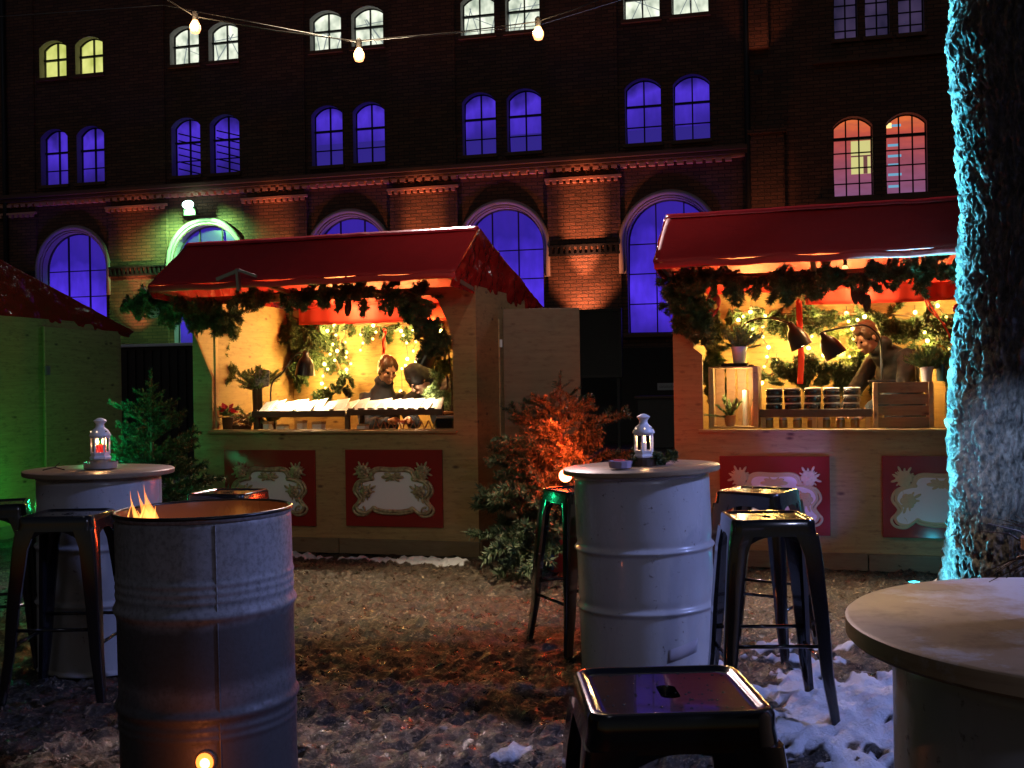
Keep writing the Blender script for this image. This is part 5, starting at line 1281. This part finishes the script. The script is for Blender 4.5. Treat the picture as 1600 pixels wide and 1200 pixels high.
for sd in range(15):
    x = rf.gauss(0, .015) if sd < 10 else rf.uniform(.02, .22); y = rf.uniform(-.04, .04); h = rf.uniform(.31, .41) if sd < 10 else rf.uniform(.19, .25); r_ = rf.uniform(.026, .046)
    ph = rf.uniform(0, 6); m = MB(); pts = []; rs = []
    for i in range(18):
        f = i/17; pts.append((x*(1+.5*f)+.020*math.sin(f*7+ph)*f, y+.014*math.cos(f*6+ph)*f, .56+h*f)); rs.append(max(.0006, r_*math.sin(math.pi*min(1, f*.88+.12))**1.2*(1-f*.6)*(1+.35*math.sin(f*13+ph))))
    m.tube(pts, rs, 10); m.build('flame', fm, t2, smooth=True)
light('POINT', 'fire_light', (-1.14, 3.49, .74), 1.0, (1, .36, .08), size=.06)

# ------------------------------------------------------------------ lanterns and table things
def lantern(label, loc, wax, cnt, e):
    t = thing('lantern', label, 'lantern', loc, .26); rr = .040
    hexp = [(rr*math.cos(math.pi/3*k), rr*math.sin(math.pi/3*k)) for k in range(6)]
    m = MB(); m.lathe([(.046, 0), (.048, .004), (.048, .010), (.041, .016), (.041, .024)], 6); m.build('base', M_['white'], t, bevel=.001)
    m = MB(); 
    for x, y in hexp: m.beam((x, y, .024), (x, y, .105), .0075, .0075)
    for k in range(6):
        a, b_ = hexp[k], hexp[(k+1) % 6]
        m.beam((*a, .028), (*b_, .028), .006, .008); m.beam((*a, .102), (*b_, .102), .006, .010)
    m.build('frame', M_['white'], t)
    m = MB(); m.lathe([(.0475, .106), (.049, .110), (.044, .120), (.036, .134), (.024, .143), (.019, .150), (.018, .162), (.027, .174), (.030, .177), (.026, .181), (.012, .189), (.004, .191)], 24); m.build('roof', M_['white'], t, smooth=True, angle=50)
    for k in range(6):
        m = MB(); a = math.pi/3*k+.26; m.ball((.0405*math.cos(a), .0405*math.sin(a), .128), .0035, 6, 4); m.build('vent_hole', mat('vent_glow', (1, 1, 1), .3, emit=(1, .7, .4), es=1.5) if k in (3, 4) else M_['dark'], t) if k in (3, 4, 5) else None
    for i in range(cnt):
        x = (i-(cnt-1)/2)*.024; m = MB(); m.lathe([(.012, .018), (.012, .066)], 14, Matrix.Translation((x, 0, 0))); c = m.build('candle', M_[wax], t, smooth=True, angle=40)
        m = MB(); m.lathe([(.0015, 0), (.0055, .008), (.0045, .018), (.001, .030)], 10, Matrix.Translation((x, 0, .068))); m.build('flame', M_['candleflame'], c, smooth=True)
    l = light('POINT', 'candle_light', (0, -.004, .085), e, (1, .52, .20), size=.008); l.parent = t
lz = Matrix.Rotation(R(-1.6), 4, 'Y') @ Vector((0, 0, .905))
t = thing('fir_wreath', 'dark fir wreath and block under the lantern on the centre table', 'wreath', (.58+lz.x+.02, 4.74, lz.z))
garland('twigs', '', [(.03+.060*math.cos(a*.63), .03+.05*math.sin(a*.63), .015) for a in range(11)], 30, .05, 90, parent=t, thick=.006, down=-.1, matn='needle', nl=.015)
m = MB(); m.lathe([(.062, .002), (.062, .034)], 20); m.build('block', M_['darkwood'], t, bevel=.003)
lantern('white lantern with a single pale candle on the centre drum table', (.58+lz.x+.015, 4.74, lz.z+.036), 'wax', 1, .9)
t = thing('ashtray', 'cut glass ashtray left of the lantern on the centre table', 'ashtray', (.58+lz.x-.10, 4.62, lz.z+.003))
m = MB(); m.lathe([(.046, 0), (.052, .028), (.046, .030), (.038, .010), (.001, .008)], 12, cap1=False); m.build('bowl', mat('violet_glass', (.35, .30, .45), .08, spec=.9), t, smooth=False); m = MB(); m.tube([(-.03, -.03, .034), (.02, .0, .03)], .004, 6); m.build('cigarette_end', mat('red_stub', (.6, .08, .08), .6), t)
t = thing('glass_dish', 'shallow glass dish holding the lantern on the left drum table', 'dish', (-1.915, 5.05, .906))
m = MB(); m.lathe([(.060, 0), (.074, .004), (.078, .034), (.074, .034), (.068, .007), (.001, .006)], 28, cap1=False); m.build('bowl', mat('smoky_glass', (.35, .33, .30), .1, spec=.9), t, smooth=True, angle=40)
m = MB(); m.lathe([(.045, .007), (.048, .045), (.001, .045)], 16, cap1=False); m.build('insert', M_['steel'], t, smooth=True, angle=40)
lantern('white lantern with red candles glowing on the left drum table', (-1.915, 5.05, .952), 'redwax', 2, .8)
t = thing('dry_twig', 'small dry twig lying on the left drum table', 'twig', (-2.10, 4.97, .906)); m = MB(); m.tube([(-.05, 0, .004), (0, .01, .015), (.05, 0, .005)], .003, 5); m.tube([(0, .01, .015), (.02, .02, .035)], .002, 4); m.build('twig', M_['bark'], t); tag(t, t['label'], 'twig')

# ------------------------------------------------------------------ stools
def stool():
    t = thing('bar_stool', 'x', 'stool', (0, 0, 0), 0, 'black metal bar stools'); S = .150; H = .76
    def sq(r, rc, z, n=6):
        pts = []
        for (cx, cy, a0) in ((1, 1, 0), (-1, 1, 90), (-1, -1, 180), (1, -1, 270)):
            for i in range(n+1):
                a = R(a0+90*i/n); pts.append(((r-rc)*cx+rc*math.cos(a), (r-rc)*cy+rc*math.sin(a), z))
        return pts
    loops = [sq(S+.009, .040, H-.062), sq(S+.004, .038, H-.030), sq(S+.003, .036, H-.010), sq(S-.002, .034, H-.002), sq(S-.008, .032, H), sq(S-.014, .030, H-.001), sq(S-.019, .028, H-.006), sq(S-.024, .026, H-.007), sq(S-.034, .022, H-.007)]
    n = len(loops[0]); m = MB(); m.add([p for l in loops for p in l], [(i*n+k, i*n+(k+1) % n, (i+1)*n+(k+1) % n, (i+1)*n+k) for i in range(len(loops)-1) for k in range(n)])
    bm = bmesh.new()
    def lp_(P):
        v = [bm.verts.new(p) for p in P]; return v, [bm.edges.new((v[i], v[(i+1) % len(v)])) for i in range(len(v))]
    v0, e0 = lp_(loops[-1])
    slot = [(.030*(1 if abs(a) < 90 else -1)+.014*math.cos(R(a)), .014*math.sin(R(a)), H-.007) for a in (-75, -45, -15, 15, 45, 75, 105, 135, 165, 195, 225, 255)]
    slot = [(.017*math.cos(R(a)), (.026 if math.sin(R(a)) > 0 else -.026)+.014*math.sin(R(a)), H-.007) for a in range(5, 365, 20)]
    v1, e1 = lp_(slot); bmesh.ops.triangle_fill(bm, edges=e0+e1, use_beauty=True)
    w = [bm.verts.new((p.co.x*.96, p.co.y*.92, H-.024)) for p in v1]
    for i in range(len(v1)): j = (i+1) % len(v1); bm.faces.new((v1[i], v1[j], w[j], w[i]))
    bm.verts.index_update(); m.add([v.co.copy() for v in bm.verts], [tuple(v.index for v in f.verts) for f in bm.faces]); bm.free()
    so = m.build('seat', M_['black'], t, smooth=True, angle=35); so.modifiers.new('w', 'WELD').merge_threshold = .0003
    r_ = random.Random(6); m = MB()
    for i in range(70): m.ball((r_.uniform(-.12, .12), r_.uniform(-.12, .12), H-.007), r_.uniform(.0012, .0034), 6, 4, (1, 1, .5))
    d = m.build('water_drops', mat('water_drop', (.05, .05, .05), .03, spec=1), t, smooth=True); d['kind'] = 'stuff'
    for sx in (-1, 1):
        for sy in (-1, 1):
            m = MB(); F = .212
            # L-section tapering leg of two blades meeting at a rounded outer edge
            def ring(z, c, wd, tk):
                o = Vector((sx*c, sy*c, z))
                return [o, o+Vector((-sx*wd*.12, sy*.004, 0)), o+Vector((-sx*wd, sy*.002, 0)), o+Vector((-sx*wd, -sy*tk, 0)), o+Vector((-sx*tk*1.4, -sy*tk*1.4, 0)), o+Vector((-sx*tk, -sy*wd, 0)), o+Vector((sx*.002, -sy*wd, 0)), o+Vector((sx*.004, -sy*wd*.12, 0))]
            R_ = [ring(H-.055, S+.006, .080, .010), ring(H-.13, S+.016, .062, .012), ring(.40, S+.033+.0, .050, .014), ring(.20, .193, .040, .014), ring(.012, F, .028, .014)]
            k = 8; m.add([p for q in R_ for p in q], [(i*k+a, i*k+(a+1) % k, (i+1)*k+(a+1) % k, (i+1)*k+a) for i in range(len(R_)-1) for a in range(k)]+[tuple(range(k)), tuple(range(4*k, 5*k))])
            lo = m.build('leg', M_['black'], t, smooth=True, angle=50)
            m = MB(); m.box(sx*F-sx*.028 if sx > 0 else sx*F, sx*F if sx > 0 else sx*F-sx*.028, sy*F-sy*.028 if sy > 0 else sy*F, sy*F if sy > 0 else sy*F-sy*.028, 0, .0118); m.build('foot_cap', M_['blackrubber'], lo)
    for ax in (0, 1):                      # arched aprons
        for s in (-1, 1):
            m = MB(); q = []
            for i in range(13):
                u = -1+2*i/12; zz = H-.062-.055*(abs(u)**2.2); q.append((u*(S-.03), zz))
            top = [(S-.03, H-.05), (-(S-.03), H-.05)]
            pl = q+top; mm = MB(); mm.prism(pl, -.002, .002)
            Mx = Matrix.Translation((0, s*(S+.005), 0)) if ax == 0 else Matrix.Translation((s*(S+.005), 0, 0)) @ Matrix.Rotation(R(90), 4, 'Z')
            mm.xf(Mx); mm.build('apron', M_['black'], t)
    for z, c in ((.235, .186), (.300, .178)):
        for ax in (0, 1):
            if (z > .25) == (ax == 0): 
                for s in (-1, 1):
                    m = MB(); a = (-c, s*(c-.012), z); b_ = (c, s*(c-.012), z)
                    if ax: a, b_ = (s*(c-.012), -c, z), (s*(c-.012), c, z)
                    m.tube([a, b_], .0075, 8); m.build('foot_rail', M_['black'], t, smooth=True)
    return t
s0 = stool(); s0['label'] = 'nearest bar stool, wet glossy seat cut by the bottom edge'; s0.location = (.262, 1.885, -.02); s0.rotation_euler = (0, 0, R(2))
for (x, y, a, lab) in ((.955, 4.12, -2, 'bar stool close at the right of the centre drum table'),
                       (1.14, 5.08, -35, 'bar stool behind the one at the right of the centre table'),
                       (.335, 5.27, 25, 'bar stool in red light left of the centre drum table'),
                       (-1.875, 4.58, 1, 'bar stool in front of the left drum table'),
                       (-2.42, 5.05, 20, 'bar stool cut by the left edge of the photo'),
                       (-1.42, 5.42, -14, 'bar stool mostly hidden behind the burning barrel')):
    dup(s0, (x, y, 0), R(a), lab)

# ------------------------------------------------------------------ string bulbs overhead
cb = MB(); 
def px3(px, py, Y=5.5): return at(px, py, Y)
pth = [px3(-60, -150, 5.2), px3(250, -8, 5.4), px3(305, 26), px3(430, 48), px3(556, 64), px3(700, 52), px3(838, 34), px3(900, 14), px3(1010, -30), px3(1500, -260, 5.8)]
t = thing('bulb_cable', 'thin dark cable sagging overhead between the glowing bulbs', 'cable')
cb.tube(pth, .0032, 5); cb.build('cable', M_['dark'], t)
cb = MB(); cb.tube([px3(-60, 30, 5.6), px3(256, 8, 5.6), px3(556, 66, 5.6), px3(840, 40, 5.6), px3(1100, -40, 5.6)], .002, 4); cb.build('guy_wire', M_['steel'], t)
for i, (a, b_, w) in enumerate(((305, 42, 'left'), (561, 86, 'middle'), (841, 52, 'right'))):
    p = px3(a, b_); t = thing('light_bulb', 'glowing pear shaped bulb, '+w+' one of the three on the overhead cable', 'light bulb', p, 0, 'bulbs on the overhead cable')
    m = MB(); m.lathe([(.004, -.036), (.020, -.030), (.028, -.010), (.027, .006), (.018, .024), (.013, .034)], 18); m.build('glass', M_['bulb'], t, smooth=True)
    m = MB(); m.lathe([(.0135, .0345), (.016, .05), (.016, .075), (.006, .085)], 12); m.build('socket', M_['dark'], t, smooth=True, angle=40)
    light('POINT', 'bulb_light', p-Vector((0, .05, 0)), 3, (1, .62, .28), size=.03)

# ------------------------------------------------------------------ big tree
tr = thing('big_tree', 'thick old tree trunk with rough bark, its left edge lit cyan', 'tree', (0, 0, 0))
def trunk():
    nu, nv = 620, 900
    th = np.linspace(0, 2*np.pi, nu, endpoint=False); z = np.linspace(-.05, 4.6, nv); TH, Z = np.meshgrid(th, z)
    left = np.interp(z, [-.05, .20, .52, 1.02, 1.58, 1.95, 2.29, 2.77, 3.11, 3.42, 4.6], [2.37, 2.41, 2.425, 2.43, 2.465, 2.49, 2.515, 2.49, 2.435, 2.48, 2.52])
    rad = np.interp(z, [-.05, .15, .5, 1.2, 2.4, 3.3, 4.6], [.58, .50, .44, .42, .39, .42, .40]); cx = left+rad
    u = TH*.42
    per = lambda f, s, sx, sz, o=4: fbm((np.cos(TH)*2.6)*sx+50, Z*sz+np.sin(TH)*2.6*sx, s, o, .55)
    a = fbm(u*30+1.6*fbm(u*6, Z*3, 5, 3), Z*8.0, 31, 4, .6); b_ = fbm((2.639-u)*30+1.1, Z*8.0, 37, 4, .6)
    w = np.clip((TH-5.2)/1.0, 0, 1); n1 = a*(1-w)+b_*w
    ridge = 1-np.abs(n1-.5)*4; ridge = np.clip(ridge, -.6, 1)
    fine = fbm(u*70, Z*30, 71, 3); big = fbm(u*4, Z*1.6, 91, 3)
    d = -.030*np.clip(ridge, 0, 1)**1.3+.030*(fine-.5)+.07*(big-.5)+.03*(fbm(u*38, Z*16, 17, 3)-.5)
    fl = np.clip(.5-Z, 0, .5)*.10*np.sin(TH*5+1)
    r = rad[:, None]+d+fl
    X = cx[:, None]+r*np.cos(TH); Y = 6.0+r*np.sin(TH)
    V = np.stack([X, Y, Z], -1).reshape(-1, 3); me = bpy.data.meshes.new('trunk')
    me.vertices.add(len(V)); me.vertices.foreach_set('co', V.astype(np.float32).reshape(-1))
    i, j = np.meshgrid(np.arange(nu), np.arange(nv-1)); a0 = (j*nu+i).reshape(-1); a1 = (j*nu+(i+1) % nu).reshape(-1)
    F = np.stack([a0, a1, a1+nu, a0+nu], -1).astype(np.int32); n = len(F)
    me.loops.add(4*n); me.loops.foreach_set('vertex_index', F.reshape(-1)); me.polygons.add(n); me.polygons.foreach_set('loop_start', np.arange(0, 4*n, 4, dtype=np.int32)); me.update(calc_edges=True)
    me.polygons.foreach_set('use_smooth', [True]*n)
    m = mat('bark', rough=.8); k = N(m); q = k.coord((1, 1, .4)); a = k.noise(q, 26, 6, .7); k.col(k.ramp(a, (.38, (.020, .018, .017)), (.72, (.13, .12, .115)))); k.bump(k.noise(k.coord((1, 1, .6)), 60, 5, .75), .9, .012)
    me.materials.append(m); o = bpy.data.objects.new('trunk', me); C.objects.link(o); o.parent = tr
trunk()
m = MB()
for (a, l, rr, z) in ((.4, 2.2, .17, 4.3), (2.3, 2.0, .15, 4.4), (4.4, 1.8, .14, 4.45), (5.6, 2.0, .12, 4.35)):
    o = Vector((2.92, 6.0, z)); d = Vector((math.cos(a)*.7, math.sin(a)*.7, .7)); m2 = MB(); m2.tube([o, o+d*l*.4, o+d*l*.8+Vector((0, 0, .2)), o+d*l*1.3+Vector((0, 0, .7))], [rr, rr*.7, rr*.45, rr*.15], 10); m2.build('limb', M_['bark'], tr, smooth=True)
m = MB(); m.lathe([(.40, 4.4), (.34, 4.75), (.2, 5.1), (.1, 5.5)], 20, Matrix.Translation((2.92, 6.0, 0))); m.build('upper_trunk', M_['bark'], tr, smooth=True)
light('SPOT', 'tree_uplight_cyan', (2.36, 6.50, .12), 3500, (.06, .74, 1), (2.50, 6.12, 3.2), size=.03, spot=36, blend=.8)
light('SPOT', 'tree_uplight_cyan', (2.36, 6.50, .12), 150, (.06, .74, 1), (2.45, 6.15, .95), size=.03, spot=60, blend=.8)
light('SPOT', 'tree_spot_cool', (-.2, 3.0, 2.2), 1300, (.40, .60, 1), (2.62, 5.72, .85), size=.04, spot=12, blend=1.0)
light('SPOT', 'violet_spill', (1.97, 6.72, .06), 26, (.22, .20, 1), (1.90, 7.35, .95), size=.03, spot=32, blend=.9)
rp = thing('light_rope', 'cyan light rope fixed behind the left edge of the big tree', 'light rope', (0, 0, 0))  # invented rope, added as a fitting for the trunk spots
zz = np.linspace(.06, 4.3, 90); xl = np.interp(zz, [-.05, .20, .52, 1.02, 1.58, 1.95, 2.29, 2.77, 3.11, 3.42, 4.6], [2.37, 2.41, 2.425, 2.43, 2.465, 2.49, 2.515, 2.49, 2.435, 2.48, 2.52])
m = MB(); m.tube([(float(x)+.125+.008*math.sin(z*9), 6.27+.02*math.sin(z*5+1), float(z)) for x, z in zip(xl, zz)], .008, 6)
m.build('tube', mat('icy_cyan_glow', (.3, .9, 1), .3, emit=(.16, .86, 1), es=2.2), rp, smooth=True)
for i in range(15):
    z = .12+i*.29; x = float(np.interp(z, zz, xl)); l = light('SPOT', 'rope_glow', (x-.13, 6.16, z), 30, (.13, .74, 1), (x+.08, 5.97, z+.06), size=.02, spot=125, blend=.6); l.parent = rp  # added spots that give the bark its cyan edge
m = MB(); m.tube([(2.37, 6.05, .05), (2.34, 6.2, .02), (2.36, 6.45, .03)], .005, 5); m.build('lead', M_['dark'], rp)
h = thing('snow_heap', 'small heap of snow against the foot of the big tree', 'snow heap', (2.62, 6.30, -.01)); 
m = MB(); m.grid(lambda u, v: ((.24+.09*crumple(u*7, 2, 4))*(1-v)**.6*math.cos(6.2832*u), (.17+.08*crumple(u*9, 5, 4))*(1-v)**.6*math.sin(6.2832*u), .17*v**.7+.09*crumple(math.cos(6.2832*u)*3+9, v*5+math.sin(6.2832*u)*3, 3)*(.3+v)), 40, 12, wrap=True); ho = m.build('heap', M_['snowm'], h, smooth=True)
sp = thing('tree_floodlight', 'small cyan uplight on the ground left of the big tree trunk', 'floodlight', (2.38, 6.49, .0), .5)
m = MB(); m.box(-.05, .05, -.04, .04, 0, .05); m.build('housing', M_['dark'], sp, bevel=.006); m = MB(); m.box(-.025, .025, -.02, .02, .051, .054); m.build('lens', mat('cyan_lens', (.1, .5, .6), .3, emit=(.05, .8, 1), es=3), sp)
light('POINT', 'tree_uplight_cyan', (2.60, 6.62, .16), 1.0, (.05, .75, 1), size=.02)
light('SPOT', 'violet_spill', (2.05, 6.5, .12), 8, (.25, .22, 1), (1.95, 7.35, .55), size=.05, spot=55, blend=.9)
